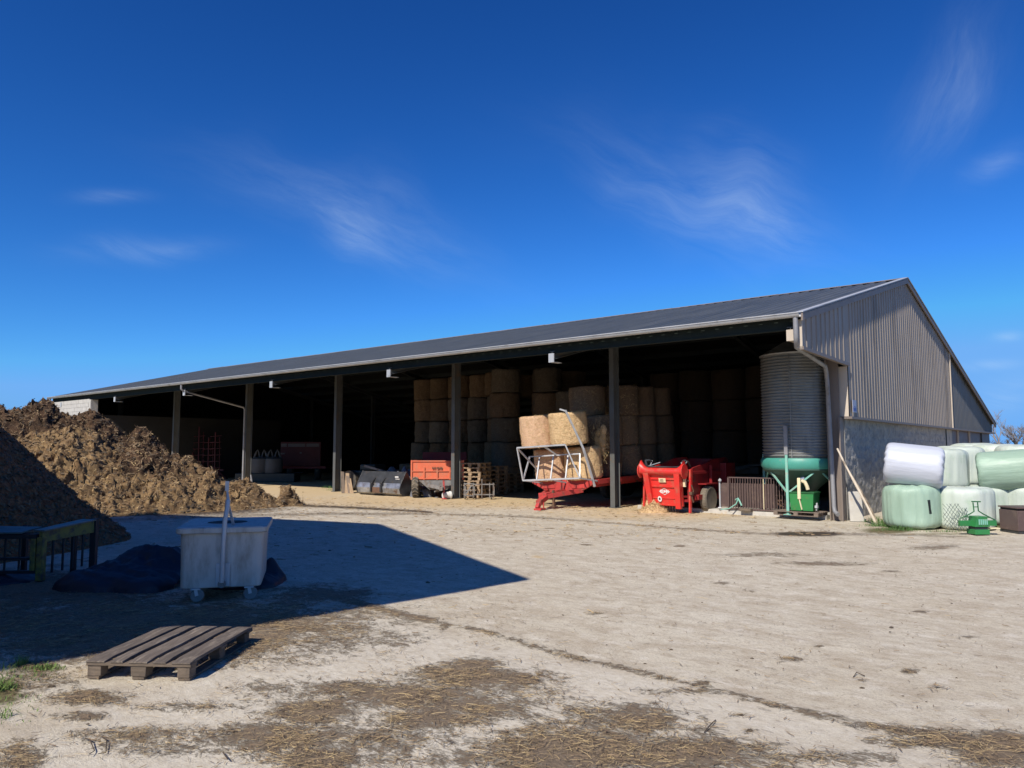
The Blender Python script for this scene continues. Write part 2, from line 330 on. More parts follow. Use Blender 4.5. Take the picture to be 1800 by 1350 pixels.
dirt=ell([(835,1168,60,14,.95),(820,1190,110,22,1),(700,1222,130,26,.9),(560,1250,110,28,.8),(600,1210,90,16,.8),(500,1300,150,32,.85),(560,1335,80,30,1.1),(900,1195,60,14,.9),(760,1262,140,18,.9),(820,1240,120,15,.8),
 (960,1285,100,20,.8),(1010,1320,170,45,1),(1130,1265,70,28,1),(1190,1325,130,34,.95),(1250,1345,160,20,.8),(1760,1325,90,36,1.1),(1650,1305,90,12,.9),(880,1225,130,60,.55),(640,1300,200,50,.6),(1060,1290,200,60,.55),(320,1300,180,30,.5),(520,1215,120,30,.5),(1450,1335,120,16,.6),(900,1335,200,16,.6),(1190,1215,90,8,.5),(480,1110,90,14,.7),(150,1225,75,14,.9),(140,1258,50,9,.8),(260,1290,140,14,.65),(350,1240,120,10,.55),(40,1330,50,30,.8),(60,1195,90,28,.7),
 (250,1105,420,62,1.0),(560,1045,110,20,.75),(100,1040,200,40,1),(1005,1245,30,6,.6),(1330,1315,60,9,.6),(1350,975,90,4,.55),(1000,1268,200,10,.6),(1450,990,90,4,.6),(1640,962,50,5,.6)])
dirt=np.maximum(dirt,line([(560,1040,9),(660,1068,6),(700,1080,5),(760,1090,6)],1,1.0))
dirt=np.maximum(dirt,line([(760,1092,4),(850,1108,4),(1000,1152,4),(1110,1178,4),(1200,1200,3),(1300,1225,4),(1400,1250,5),(1480,1268,8),(1600,1290,11),(1700,1305,20)],1,.74))
for q in [(1180,1143,7,2.5),(1134,1167,5,2),(1390,1160,18,4),(1600,1181,18,5),(1240,1202,15,5),(1303,1258,13,4),(1320,1286,8,5),(1648,1210,12,4),(1567,1004,16,2.5),(1270,1025,12,2.5),(1322,1039,6,2),(1195,960,9,1.6),(1030,958,10,1.6),(1620,1074,14,2.5),(780,1103,10,4),(1515,1196,10,3),(1700,1120,20,3),(1440,1137,8,2),(1050,1078,14,2.5),(1535,1300,22,6),(1680,1337,18,7)]:
    dirt=np.maximum(dirt,.8*np.exp(-(((PX-q[0])/q[2])**2+((PY-q[1])/q[3])**2)))
wet=line([(180,915,7),(330,908,8),(560,903,6),(760,903,3.5),(900,907,3.5),(1000,913,3),(1180,927,3),(1340,938,4),(1500,938,6),(1590,940,5),(1700,943,3)],1,.62)
wet=np.maximum(wet,line([(520,888,4),(640,893,4),(760,900,3)],1,.8)); wet=np.maximum(wet,ell([(1420,938,80,5,1.1),(330,1010,240,60,.55),(300,890,260,22,1.0)]))
stw=ell([(780,880,420,18,1.0),(520,858,170,22,1.2),(1150,902,260,16,.85),(1300,905,160,9,.5),(930,925,420,28,.38),(945,978,18,3,.9),(1100,1130,40,6,.4),(120,1180,160,22,.6),(520,1100,90,14,.75),(1380,1160,20,4,.8),(930,1150,500,60,.18)])
stw=np.maximum(stw,((GX*cF+GY*(-sF)*-1)*0)); LX=GX*cF+GY*sF; LY=-GX*sF+GY*cF
stw=np.maximum(stw,np.where((LY>17.5)&(LX<-9)&(LX>-46)&(LY<44),.9,0))
soil=ell([(60,1170,60,14,1.0),(0,1215,50,30,1.2),(1560,932,60,7,1.1),(1750,925,60,6,1.0),(1650,938,140,4,.7)])
far=np.clip((np.hypot(GX-2,GY-12)-26)/8,0,1)*(~((LX<-4)&(LX>-47)&(LY>15)&(LY<45))); soil=np.maximum(soil,far*1.4)
for a in (dirt,wet,soil): a*=near|(a is soil)
Z=(fbm(GX*.5,GY*.5,3.,3)-.5)*.03+(fbm(GX*6,GY*6,1.,3)-.5)*.008*(GY<14)+np.clip(dirt,0,1)*(fbm(GX*9,GY*9,8.,3))*.016
Z=Z-.004; Z=np.where(np.hypot(GX,GY)>60,-.02,Z)
V=np.stack([GX,GY,Z],-1).reshape(-1,3)
A=np.stack([dirt,wet,stw,np.clip(soil,0,2)],-1).reshape(-1,4)
def ground_mat():
    m=bpy.data.materials.new('yard_concrete'); m.use_nodes=True; t=m.node_tree; n=t.nodes; L=t.links; b=n['Principled BSDF']; b.inputs['Specular IOR Level'].default_value=.3
    tcn=n.new('ShaderNodeTexCoord'); at=n.new('ShaderNodeAttribute'); at.attribute_name='mask'; sp=n.new('ShaderNodeSeparateColor'); L.new(at.outputs['Color'],sp.inputs[0])
    rot=n.new('ShaderNodeMapping'); rot.inputs['Rotation'].default_value=(0,0,-FR); L.new(tcn.outputs['Object'],rot.inputs[0])
    def noise(scale,st=(1,1,1),d=6,ro=.6,dist=0,w=0):
        mp=n.new('ShaderNodeMapping'); mp.inputs['Scale'].default_value=st; mp.inputs['Location'].default_value=(w,w*1.7,0); L.new(rot.outputs[0],mp.inputs[0]); q=n.new('ShaderNodeTexNoise'); q.inputs['Scale'].default_value=scale; q.inputs['Detail'].default_value=d; q.inputs['Roughness'].default_value=ro; q.inputs['Distortion'].default_value=dist; L.new(mp.outputs[0],q.inputs['Vector']); return q.outputs['Fac']
    def rg_(f,a,c,lo=0,hi=1,cl=True):
        r=n.new('ShaderNodeMapRange'); r.clamp=cl
        for i,v in enumerate((a,c,lo,hi)): r.inputs[i+1].default_value=v
        L.new(f,r.inputs[0]); return r.outputs[0]
    def M2(op,a,c):
        q=n.new('ShaderNodeMath'); q.operation=op
        for i,v in enumerate((a,c)):
            if isinstance(v,(int,float)): q.inputs[i].default_value=v
            else: L.new(v,q.inputs[i])
        return q.outputs[0]
    def mix(f,a,c):
        x=n.new('ShaderNodeMix'); x.data_type='RGBA'; L.new(f,x.inputs[0])
        for i,q in ((6,a),(7,c)):
            if isinstance(q,tuple): x.inputs[i].default_value=(*q[:3],1)
            else: L.new(q,x.inputs[i])
        return x.outputs[2]
    c=mix(rg_(noise(.35,d=4),.35,.65),(.57,.505,.385),(.63,.575,.46))
    c=mix(rg_(noise(1.6,(1,1.6,1),9,.78,.4),.44,.62),c,(.46,.39,.29))
    c=mix(rg_(noise(5,(1,2.2,1),8,.72,.3,5),.50,.66,0,.6),c,(.35,.285,.205))          # brown smears
    c=mix(rg_(noise(3.4,(1,1.4,1),8,.75,.2,9),.52,.66,0,.8),c,(.70,.645,.54))          # chalky scuffs
    c=mix(rg_(noise(34,(1,2.6,1),5,.8,0,2),.52,.64,0,.9),c,(.24,.19,.13))             # grit
    c=mix(rg_(noise(60,(1,1.8,1),4,.75,0,7),.56,.66,0,.6),c,(.64,.55,.42))
    at2=n.new('ShaderNodeAttribute'); at2.attribute_name='slab'; lt=mix(rg_(noise(11,(1,1.8,1),8,.8,.3,12),.42,.6),(.70,.65,.55),(.52,.46,.36)); c=mix(M2('MULTIPLY',at2.outputs['Fac'],.62),c,lt)
    e1=noise(7,(1,1.6,1),9,.78,.5,3); e2=noise(1.9,d=6,ro=.65,w=6)
    stf=rg_(M2('ADD',sp.outputs[2],M2('MULTIPLY',M2('SUBTRACT',e1,.5),1.3)),.42,.95); c=mix(stf,c,(.56,.43,.26))
    e3=noise(26,(1,2.0,1),6,.8,.3,4); nn=M2('ADD',M2('ADD',M2('MULTIPLY',M2('SUBTRACT',e1,.5),2.6),M2('MULTIPLY',M2('SUBTRACT',e2,.5),1.6)),M2('MULTIPLY',M2('SUBTRACT',e3,.5),1.8)); df=rg_(M2('MULTIPLY',M2('ADD',sp.outputs[0],nn),rg_(sp.outputs[0],.04,.2)),.34,.72)
    dcol=mix(rg_(noise(14,(1,2,1),8,.75),.38,.62),(.29,.21,.135),(.15,.107,.068)); dcol=mix(rg_(noise(60,(1,2.4,1),5,.7),.58,.68),dcol,(.40,.29,.16))
    c=mix(M2('MULTIPLY',df,.92),c,dcol)
    wf=rg_(M2('ADD',sp.outputs[1],M2('MULTIPLY',M2('SUBTRACT',e1,.5),1.1)),.45,.8); c=mix(wf,c,(.065,.047,.035))
    sf=rg_(M2('ADD',at.outputs['Alpha'],M2('MULTIPLY',M2('SUBTRACT',e1,.5),1.2)),.5,.9); c=mix(sf,c,mix(rg_(noise(9,d=7),.4,.6),(.12,.12,.05),(.17,.13,.07)))
    L.new(c,b.inputs['Base Color']); r=rg_(wf,0,1,.93,.5); L.new(r,b.inputs['Roughness'])
    h=M2('ADD',M2('MULTIPLY',noise(9,d=9,ro=.75),.6),M2('MULTIPLY',noise(60,(1,1.5,1),5,.7),.5)); h=M2('ADD',h,M2('MULTIPLY',df,M2('MULTIPLY',noise(45,(1,2.2,1),6,.75,.4),1.3)))
    bp=n.new('ShaderNodeBump'); bp.inputs['Strength'].default_value=1; bp.inputs['Distance'].default_value=.015; L.new(h,bp.inputs['Height']); L.new(bp.outputs[0],b.inputs['Normal'])
    MATS['yard']=m
ground_mat()
g=grid_mesh('ground',V,len(gxs),len(gys),'yard',attrs=A)
slab=np.clip((5.2-LY)/.25,0,1)*(GY>0)*np.clip((fbm(GX*.6,GY*.6,7.,3)-.25)*3,0.3,1); B2=np.stack([slab,slab,slab,np.ones_like(slab)],-1).reshape(-1)
ca=g.data.color_attributes.new('slab','FLOAT_COLOR','POINT'); ca.data.foreach_set('color',B2.astype(np.float32)); g['kind']='structure'
def zg(x,y): return 0.0
# raised slab under the silo bay
s=MB(); s.box(-10.9,-5.75,18.80,24,-.05,.10); fl=s.build('silo_bay_slab','slab_stone',bevel=.015); fl.rotation_euler.z=FR; fl['kind']='structure'
# ================================================================ SHED
barn=thing('open_sided_shed','long open-fronted steel shed with grey ribbed gable, dark low-pitched roof and hay bales inside','shed',Wd(-5.16,18.7),FR)
X1=-40.5
def roofz(y): return 4.47+(y+3.1)*.25 if y<=6.65 else 6.9075-(y-6.65)*.226
def tube_roof():
    xs=[];zs=[]; x=.10; pitch=.333
    while x>X1-.15:
        for dx,dz in ((0,0),(-.235,0),(-.262,.04),(-.302,.04),(-.329,0)): xs.append(x+dx); zs.append(dz)
        x-=pitch
    m=MB(); ys=(-3.12,6.65,24.5); vs=[];fs=[]; n=len(xs)
    for y in ys:
        for a,b in zip(xs,zs): vs.append((a,y,roofz(y)+b))
    for r in range(2):
        for i in range(n-1): fs.append((r*n+i,r*n+i+1,(r+1)*n+i+1,(r+1)*n+i))
    m.add(vs,fs); return m
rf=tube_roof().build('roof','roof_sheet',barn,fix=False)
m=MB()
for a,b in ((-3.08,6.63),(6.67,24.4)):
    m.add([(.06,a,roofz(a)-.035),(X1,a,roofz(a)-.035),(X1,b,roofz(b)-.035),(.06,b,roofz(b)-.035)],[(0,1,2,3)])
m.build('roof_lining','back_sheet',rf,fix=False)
m=MB(); 
x=.08
while x>X1:      # ridge capping laid in overlapping lengths
    L=2.0; z=6.945+rnd.uniform(0,.006)
    m.add([(x,6.40,z-.06),(x-L-.04,6.40,z-.06),(x-L-.04,6.65,z+.012),(x,6.65,z+.018),(x,6.90,z-.05),(x-L-.04,6.90,z-.05)],[(0,1,2,3),(3,2,5,4)]); x-=L
m.build('ridge_cap','clad',rf,fix=False)
m=MB()           # gutter: half round trough with straps
for i in range(8):
    a0=math.pi*(1+i/8);a1=math.pi*(1+(i+1)/8)
    p=lambda a,r,x:(x,-3.21+r*math.cos(a),4.47+r*math.sin(a))
    m.add([p(a0,.085,.04),p(a1,.085,.04),p(a1,.085,X1),p(a0,.085,X1)],[(0,1,2,3)])
m.tube([(.04,-3.298,4.47),(X1,-3.298,4.47)],.014,6); m.build('gutter','galv',barn)
m=MB(); m.box(X1,-.03,-2.99,-2.95,4.20,4.44); m.box(X1,-.03,-3.0,-2.90,4.17,4.20); m.build('fascia_beam','fascia',barn)
BX=[-.35,-6.4,-12.75,-19.25,-25.75,-32.5,-39.1]
def post(x,y,zt,h=.30,w=.15,nm='post'):
    m=MB(); m.box(x-w/2,x+w/2,y-h/2,y-h/2+.014,0,zt); m.box(x-w/2,x+w/2,y+h/2-.014,y+h/2,0,zt); m.box(x-.006,x+.006,y-h/2+.014,y+h/2-.014,0,zt); m.box(x-w/2-.04,x+w/2+.04,y-h/2-.04,y+h/2+.04,0,.02)
    return m.build(nm,'steel_post',barn)
def beam(m,x,ya,yb,off,h,w=.15):
    za,zb=roofz(ya)-off,roofz(yb)-off
    for (o0,o1,ww) in ((0,-.014,w),(-.014,-h+.014,.012),(-h+.014,-h,w)):
        vs=[(x+sx*ww/2,y,z+o) for (y,z) in ((ya,za),(yb,zb)) for o in (o0,o1) for sx in (-1,1)]
        m.add(vs,[(0,1,3,2),(4,6,7,5),(0,2,6,4),(1,5,7,3),(0,4,5,1),(2,3,7,6)])
for i,x in enumerate(BX):
    if i>0: post(x,0,roofz(0)-.30)
    m=MB(); beam(m,x if i else -.22,-3.04,6.65,.26,.22); beam(m,x if i else -.22,6.65,24.2,.26,.22); m.build('rafter','steel_post',barn)
    if i: post(x,12.9,roofz(12.9)-.45,.25,.14)
for i,x in enumerate(BX):      # plated rafter ends catching the sun at the eave
    m=MB(); xx=x if i else -.21; m.box(xx-.085,xx+.085,-3.075,-3.045,3.93,4.165); m.box(xx-.07,xx+.07,-3.045,-2.7,3.935,3.95)
    m.build('rafter_end','beige_trim' if i==0 else 'galv',barn)
m=MB()
for y in np.arange(-2.5,24,1.5):
    m.box(X1+.1,-.05,y-.03,y+.03,roofz(y)-.25,roofz(y)-.045)
m.build('purlin','dark_steel',barn)['kind']='stuff'
# gable cladding (vertical ribbed sheets), wraps the canopy end too
def clad_strip(m,ya,yb,zb,zt,rib,pitch,x0=0,h=.018,wobble=0):
    ys=[];xs=[]; y=ya
    while y<yb-.001:
        p=pitch*rnd.uniform(.93,1.07)
        for dy,dx in ((0,0),(p-.046,0),(p-.034,h),(p-.020,h),(p-.008,0)):
            if y+dy<=yb: ys.append(y+dy); xs.append(x0+dx)
        y+=p
    ys.append(yb); xs.append(x0)
    n=len(ys); vs=[(xs[i],ys[i],zb(ys[i])) for i in range(n)]+[(xs[i],ys[i],zt(ys[i])) for i in range(n)]
    m.add(vs,[(i,i+1,n+i+1,n+i) for i in range(n-1)])
def crown(y): return roofz(y)-.05
m=MB(); clad_strip(m,-3.02,.22,lambda y:3.80-.022*(y+3),crown,0,.333); clad_strip(m,.22,13.35,lambda y:2.46,crown,0,.268)
gc=m.build('gable_cladding','clad',barn,fix=False)
m=MB(); clad_strip(m,13.40,24.35,lambda y:2.46,crown,0,.30,-.07,.012); m.build('gable_cladding','clad_smooth_shaded',barn,fix=False)['label']='plain smooth cladding at the rear of the gable, shade put into its dark grey'
m=MB(); m.box(-.08,.05,13.35,13.40,2.44,crown(13.4)-.02); m.build('edge_trim','beige_trim',barn)
m=MB(); m.box(-.09,.02,-3.05,-3.02,3.76,4.36); m.build('edge_trim','beige_trim',barn)
m=MB(); m.add([(0.045,-3.05,3.73),(.045,.2,3.66),(.045,.2,3.735),(.045,-3.05,3.80),(-.04,-3.05,3.73),(-.04,.2,3.66),(-.04,.2,3.735),(-.04,-3.05,3.80)],[(0,1,2,3),(7,6,5,4),(0,4,5,1),(3,2,6,7),(0,3,7,4),(1,5,6,2)])
m.box(-.16,.055,.20,24.35,2.40,2.457); m.build('drip_trim','brown_trim',barn)
m=MB()
def verge(m,x0,x1,ya,yb,o0,o1):
    m.add([(x,y,roofz(y)+o) for x in (x0,x1) for (y,o) in ((ya,o0),(yb,o0),(yb,o1),(ya,o1))],[(0,1,2,3),(7,6,5,4),(0,4,5,1),(1,5,6,2),(2,6,7,3),(3,7,4,0)])
verge(m,.045,.085,-3.16,6.65,-.135,.035); verge(m,.045,.085,6.65,24.55,-.135,.035); m.build('verge_board','brown_trim',barn)
m=MB(); verge(m,-.06,.10,-3.18,6.65,.040,.056); verge(m,-.06,.10,6.65,24.55,.040,.056); m.build('verge_flashing','galv',barn)
m=MB(); m.box(-.42,-.02,.20,.23,2.46,3.66); m.build('corner_return','beige_trim',barn)
# corner post and low concrete wall
m=MB(); m.box(-.47,-.44,-.02,.28,0,3.9); m.box(-.44,-.20,.10,.125,0,3.9); m.box(-.20,-.165,-.02,.28,0,2.44); m.build('corner_post','brown_trim',barn)
m=MB(); y=.30; 
while y<12.9:
    m.box(-.32+rnd.uniform(-.003,.003),-.16+rnd.uniform(-.004,.004),y,y+1.99,-.02,2.44); y+=2.0
m.build('low_wall','concrete_wall',barn)
wy=np.arange(.30,12.9,.05); wz=np.arange(0,2.45,.045); WY,WZ=np.meshgrid(wy,wz,indexing='ij')
co_=np.minimum(np.abs((WZ/.22)%1-.5),.5); jn=np.clip((np.abs((WZ/.22)%1-.5)-.42)/.08,0,1)
dx=(fbm(WY*6,WZ*9,2.,4)-.5)*.055+(vnoise(WY*15,WZ*18)-.5)*.028-.012*jn
grid_mesh('wall_face',np.stack([-.150+dx,WY,WZ],-1).reshape(-1,3),len(wy),len(wz),'concrete_wall',barn)['label']='rough grey blockwork face of the low gable wall'
m=MB(); m.box(-.30,-.19,12.9,24.3,-.02,2.44); m.build('low_wall','brown_metal',barn)['label']='dark brown panelled low wall under the rear of the gable'
for y,mm in ((13.0,'dark_steel'),(15.5,'beige_trim'),(18.2,'beige_trim'),(21.5,'dark_steel')):  # two posts in pale beige, sunlight on their edges painted in
    m=MB(); m.box(-.185,-.13,y,y+.05,0,2.43); m.build('wall_post',mm,barn)
# far end, block wall, rear wall
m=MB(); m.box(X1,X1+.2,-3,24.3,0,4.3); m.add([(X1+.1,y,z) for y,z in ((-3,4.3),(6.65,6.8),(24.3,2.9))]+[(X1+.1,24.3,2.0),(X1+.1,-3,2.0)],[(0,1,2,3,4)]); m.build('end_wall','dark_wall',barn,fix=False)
m=MB(); z=0
while z<4.15:
    x=X1+.2+(.25 if int(z/.2)%2 else 0)
    m.box(X1+.2,-35.5,-3.04+.004,-2.86,z+.004,z+.2)
    while x<-35.55: m.box(x+.004,min(x+.5,-35.5)-.004,-3.05+rnd.uniform(-.004,.004),-3.03,z+.006,z+.196); x+=.5
    z+=.2
m.box(-35.5,-35.3,-3.05,-2.7,0,4.16); m.build('block_wall','block_wall',barn)
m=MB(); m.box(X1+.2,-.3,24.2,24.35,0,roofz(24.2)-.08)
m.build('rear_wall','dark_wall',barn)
m=MB()
for x in np.arange(X1+2,-2,3.2): m.box(x,x+.12,24.05,24.19,0,2.8)
for z in (1.3,2.2): m.box(X1+.2,-.3,24.10,24.16,z,z+.1)
m.build('rear_rail','back_sheet',barn)['kind']='stuff'
# partition in the last bays
m=MB(); m.box(-35.5,-35.38,-2.6,8,0,3.4); m.build('partition_wall','dark_wall',barn)
# downpipes
m=MB(); m.tube([(-.06,-3.19,4.42),(-.06,-3.19,3.98),(-.07,-3.15,3.88),(-.12,-3.0,3.80),(-.30,-.55,3.62),(-.36,-.27,3.50),(-.37,-.20,3.36),(-.35,-.14,1.6),(-.34,-.12,.34),(-.32,-.14,.22),(-.22,-.24,.16)],.05,12); m.build('downpipe','galv_pipe',barn,smooth=True)
m=MB(); m.tube([(BX[4],-3.19,4.42),(BX[4],-3.19,4.20),(BX[4]+.02,-3.1,4.12),(BX[4]+.02,-.30,3.55),(BX[4]+.02,-.22,3.45),(BX[4]+.02,-.22,.02)],.045,10); m.build('downpipe','galv_pipe',barn,smooth=True)
m=MB(); m.tube([(X1+.2,-3.19,4.42),(X1+.2,-3.19,.1)],.045,8); m.build('downpipe','galv_pipe',barn,smooth=True)
# sign plate on the gable corner
m=MB(); m.box(.036,.045,.33,.64,2.56,2.86); sgp=m.build('sign_plate','sign_grey',barn); m=MB(); m.box(.045,.048,.37,.60,2.60,2.67); m.box(.045,.048,.42,.56,2.69,2.705); m.build('sign_print','sign_blue',sgp)
# ================================================================ building that shades the yard, left of the camera
def farm_building():
    t=thing('farm_building','tall farm building with brick walls and tiled roof beside the yard','farm building',(0,0,0))
    He=6.5; k=1/math.tan(R(EL)); sx,sy=math.sin(R(AZ)),math.cos(R(AZ))
    E0=Vector((.24+He*k*sx,9.97+He*k*sy)); ax=Vector((math.sin(R(-44)),math.cos(R(-44)))); ay=Vector((-math.sin(R(46)),-math.cos(R(46))))
    def P(a,b,z): q=E0+ax*a+ay*b; return (q.x,q.y,z)
    Hr=He+2.55; Wg=13.6; Ln=22
    m=MB(); i=.25; j=2.0
    m.add([P(j,i,0),P(Wg-i,i,0),P(Wg-i,i,He-.1),P(Wg/2,i,Hr-.15),P(j,i,He+.5),P(j,Ln,0),P(Wg-i,Ln,0),P(Wg-i,Ln,He-.1),P(Wg/2,Ln,Hr-.15),P(j,Ln,He+.5)],[(0,1,2,3,4),(9,8,7,6,5),(0,4,9,5),(1,6,7,2)]); m.build('wall','farm_render',t)
    m=MB(); m.add([P(0,0,He),P(Wg/2,0,Hr),P(Wg,0,He),P(0,Ln,He),P(Wg/2,Ln,Hr),P(Wg,Ln,He),P(0,0,He-.1),P(Wg/2,0,Hr-.12),P(Wg,0,He-.1),P(0,Ln,He-.1),P(Wg/2,Ln,Hr-.12),P(Wg,Ln,He-.1)],[(0,1,4,3),(1,2,5,4),(6,9,10,7),(7,10,11,8),(0,6,7,1),(1,7,8,2),(0,3,9,6),(2,8,11,5)]); m.build('roof','brick_red',t)
    for b in (4,9,14):
        m=MB(); q=[P(j-.01,b,1.2),P(j-.01,b+1.4,1.2),P(j-.01,b+1.4,2.6),P(j-.01,b,2.6)]; d=ax*-.06
        m.add(q+[(a+d.x,b2+d.y,c) for a,b2,c in q],[(0,1,2,3),(4,5,6,7),(0,1,5,4),(1,2,6,5),(2,3,7,6),(3,0,4,7)]); m.build('window','frame_black',t)
farm_building()
# ================================================================ HEAPS
def ip(px,pts): return np.interp(px,[p[0] for p in pts],[p[1] for p in pts])
def heap_mat(name,cols,scale=1.,bump=.02):
    m=bpy.data.materials.new(name); m.use_nodes=True; t=m.node_tree; n=t.nodes; L=t.links; b=n['Principled BSDF']; b.inputs['Roughness'].default_value=.95; b.inputs['Specular IOR Level'].default_value=.2
    tcn=n.new('ShaderNodeTexCoord'); at=n.new('ShaderNodeAttribute'); at.attribute_name='mask'; sp=n.new('ShaderNodeSeparateColor'); L.new(at.outputs['Color'],sp.inputs[0])
    def noise(s,st=(1,1,1),d=7,ro=.7):
        mp=n.new('ShaderNodeMapping'); mp.inputs['Scale'].default_value=st; L.new(tcn.outputs['Object'],mp.inputs[0]); q=n.new('ShaderNodeTexNoise'); q.inputs['Scale'].default_value=s*scale; q.inputs['Detail'].default_value=d; q.inputs['Roughness'].default_value=ro; q.inputs['Distortion'].default_value=.4; L.new(mp.outputs[0],q.inputs['Vector']); return q.outputs['Fac']
    def rr(f,a,c):
        r=n.new('ShaderNodeMapRange'); r.inputs[1].default_value=a; r.inputs[2].default_value=c; L.new(f,r.inputs[0]); return r.outputs[0]
    def mix(f,a,c):
        x=n.new('ShaderNodeMix'); x.data_type='RGBA'; L.new(f,x.inputs[0])
        for i,q in ((6,a),(7,c)):
            if isinstance(q,tuple): x.inputs[i].default_value=(*q[:3],1)
            else: L.new(q,x.inputs[i])
        return x.outputs[2]
    c0,c1,c2,c3=cols
    lo=mix(rr(noise(2.2),.42,.62),c0,c1); hi=mix(rr(noise(6),.4,.65),c2,c3)
    ad=n.new('ShaderNodeMath'); ad.operation='ADD'; L.new(sp.outputs[0],ad.inputs[0]); q=n.new('ShaderNodeMath'); q.operation='MULTIPLY_ADD'; L.new(noise(3.5),q.inputs[0]); q.inputs[1].default_value=1.3; q.inputs[2].default_value=-.65; L.new(q.outputs[0],ad.inputs[1])
    c=mix(rr(ad.outputs[0],.35,.68),lo,hi); c=mix(rr(noise(26,(1,1,2)),.56,.7),c,c3); c=mix(rr(noise(19,(1,1,1.5)),.57,.69),c,tuple(v*.55 for v in c0))
    L.new(c,b.inputs['Base Color']); bp=n.new('ShaderNodeBump'); bp.inputs['Distance'].default_value=bump; bp.inputs['Strength'].default_value=1; L.new(noise(30),bp.inputs['Height']); L.new(bp.outputs[0],b.inputs['Normal']); MATS[name]=m
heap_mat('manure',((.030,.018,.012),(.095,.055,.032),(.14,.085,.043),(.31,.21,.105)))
heap_mat('chips',((.20,.075,.035),(.30,.12,.055),(.38,.17,.08),(.50,.27,.14)),2.5,.04)
def ridged(x,y,z,o=4): 
    s=0;a=1;t=0
    for i in range(o): s=s+a*(1-np.abs(2*vnoise(x*2**i+i*7.7,y*2**i+i*3.3,z*2**i)-1)); t+=a; a*=.52
    return s/t
def heap(name,label,cat,px,base,sil,Yd,m,tiers,amp,seed,step=.04,depth=9,strawc=None,mask=None):
    pxs=np.arange(px[0],px[1],2.0); t=np.arange(0,depth,step); P_,T=np.meshgrid(pxs,t,indexing='ij')
    r=(P_-900)/1324; yb=ip(P_,base); Yb=1.7*1324/(yb-789.); Y=Yb-.5+T; X=r*Y
    z=np.zeros_like(Y)-1; who=np.zeros_like(Y)
    for k,(sl_,dr,ex,bk,ds) in enumerate(tiers):
        Yr=Yb+ip(P_,dr); ys=ip(P_,sl_); zr=1.7+(789-ys)/1322*Yr; st0=Yb+ip(P_,ds)
        s=np.clip((Y-st0)/np.maximum(Yr-st0,.05),0,1); zz=zr*np.sin(s*np.pi/2)**ex
        bq=np.minimum(bk,.25+1.5*np.maximum(zr,0)); zz=np.where(Y>Yr,np.where(zr>0,zr*(1-np.clip((Y-Yr)/bq,0,6)**1.6),zr),zz); zz=np.clip(zz,-.3,12); zz=np.where(Y<st0,-.25*(st0-Y),zz)
        who=np.where(zz>z,k,who); z=np.maximum(z,zz)
    tp=np.clip((px[1]-6-P_)/34,0,1)**.6; z=np.where(z>0,z*tp,z)-.16*(1-tp)
    env=np.clip(z/.35,0.0,1)*.85+.15*(z>-.02)
    d=amp[0]*(fbm(X*.9+seed,Y*.9,seed,3)-.5)*2+amp[1]*(ridged(X*1.9,Y*1.9,z*1.5+seed,3)-.6)+amp[2]*(ridged(X*5,Y*5,z*4+seed,3)-.6)+amp[3]*(vnoise(X*16,Y*16,z*12)-.5)+amp[3]*.8*(vnoise(X*31,Y*31,z*20)-.5)+amp[2]*.9*(fbm(X*9+seed,Y*9,z*9,3,.6)-.5)
    z2=z+d*env; w1=(vnoise(X*7,Y*7,z*7+9)-.5)*amp[2]*.9*env; w2=(vnoise(X*7,Y*7,z*7+19)-.5)*amp[2]*.9*env
    z2=np.where(z<-.05,z,z2)
    V=np.stack([X+w1,Y+w2,z2],-1); mk=np.zeros(P_.shape+(4,)); mk[...,0]=mask(P_,Y,z2,who) if mask is not None else .5; mk[...,3]=1
    o=grid_mesh(name,V.reshape(-1,3),len(pxs),len(t),m,attrs=mk.reshape(-1,4)); tag(o,label,cat)
    return o,V,z2,who
MB_=[(-300,925),(0,918),(230,906),(400,897),(470,893),(540,888),(570,886)]
tierA=[(-300,815),(0,800),(30,786),(80,770),(130,759),(165,772),(200,790),(245,786),(280,797),(330,812),(370,826),(395,852),(415,866),(440,862),(460,874),(490,880),(500,868),(518,872),(530,886),(570,900)]
tierB=[(-300,732),(-60,726),(0,720),(30,725),(62,716),(78,718),(92,730),(104,742),(125,748),(145,740),(160,738),(172,744),(192,756),(212,768),(225,776),(240,764),(262,768),(276,786),(290,800),(310,860),(330,950),(570,990)]
tierC=[(-300,900),(20,900),(60,870),(150,850),(230,862),(300,850),(380,858),(420,872),(460,882),(500,886),(570,900)]
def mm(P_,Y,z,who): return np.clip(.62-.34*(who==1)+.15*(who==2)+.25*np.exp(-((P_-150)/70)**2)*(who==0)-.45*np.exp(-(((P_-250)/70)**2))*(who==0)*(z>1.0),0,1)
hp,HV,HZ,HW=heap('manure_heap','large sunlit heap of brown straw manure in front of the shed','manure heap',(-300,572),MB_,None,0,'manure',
  [(tierA,[(-300,3.6),(150,3.4),(300,2.6),(400,1.4),(480,.6),(570,.2)],.75,3.,[(-300,.5),(300,.5),(480,.1),(570,0)]),(tierB,[(-300,6.2),(150,5.6),(300,4.4),(570,2)],.42,3.5,[(-300,4.0),(150,3.7),(300,3.2),(570,1.5)]),(tierC,[(-300,1.4),(200,1.3),(400,.8),(570,.2)],.7,1.6,[(-300,0),(570,0)])],(.26,.50,.25,.12),4.,mask=mm)
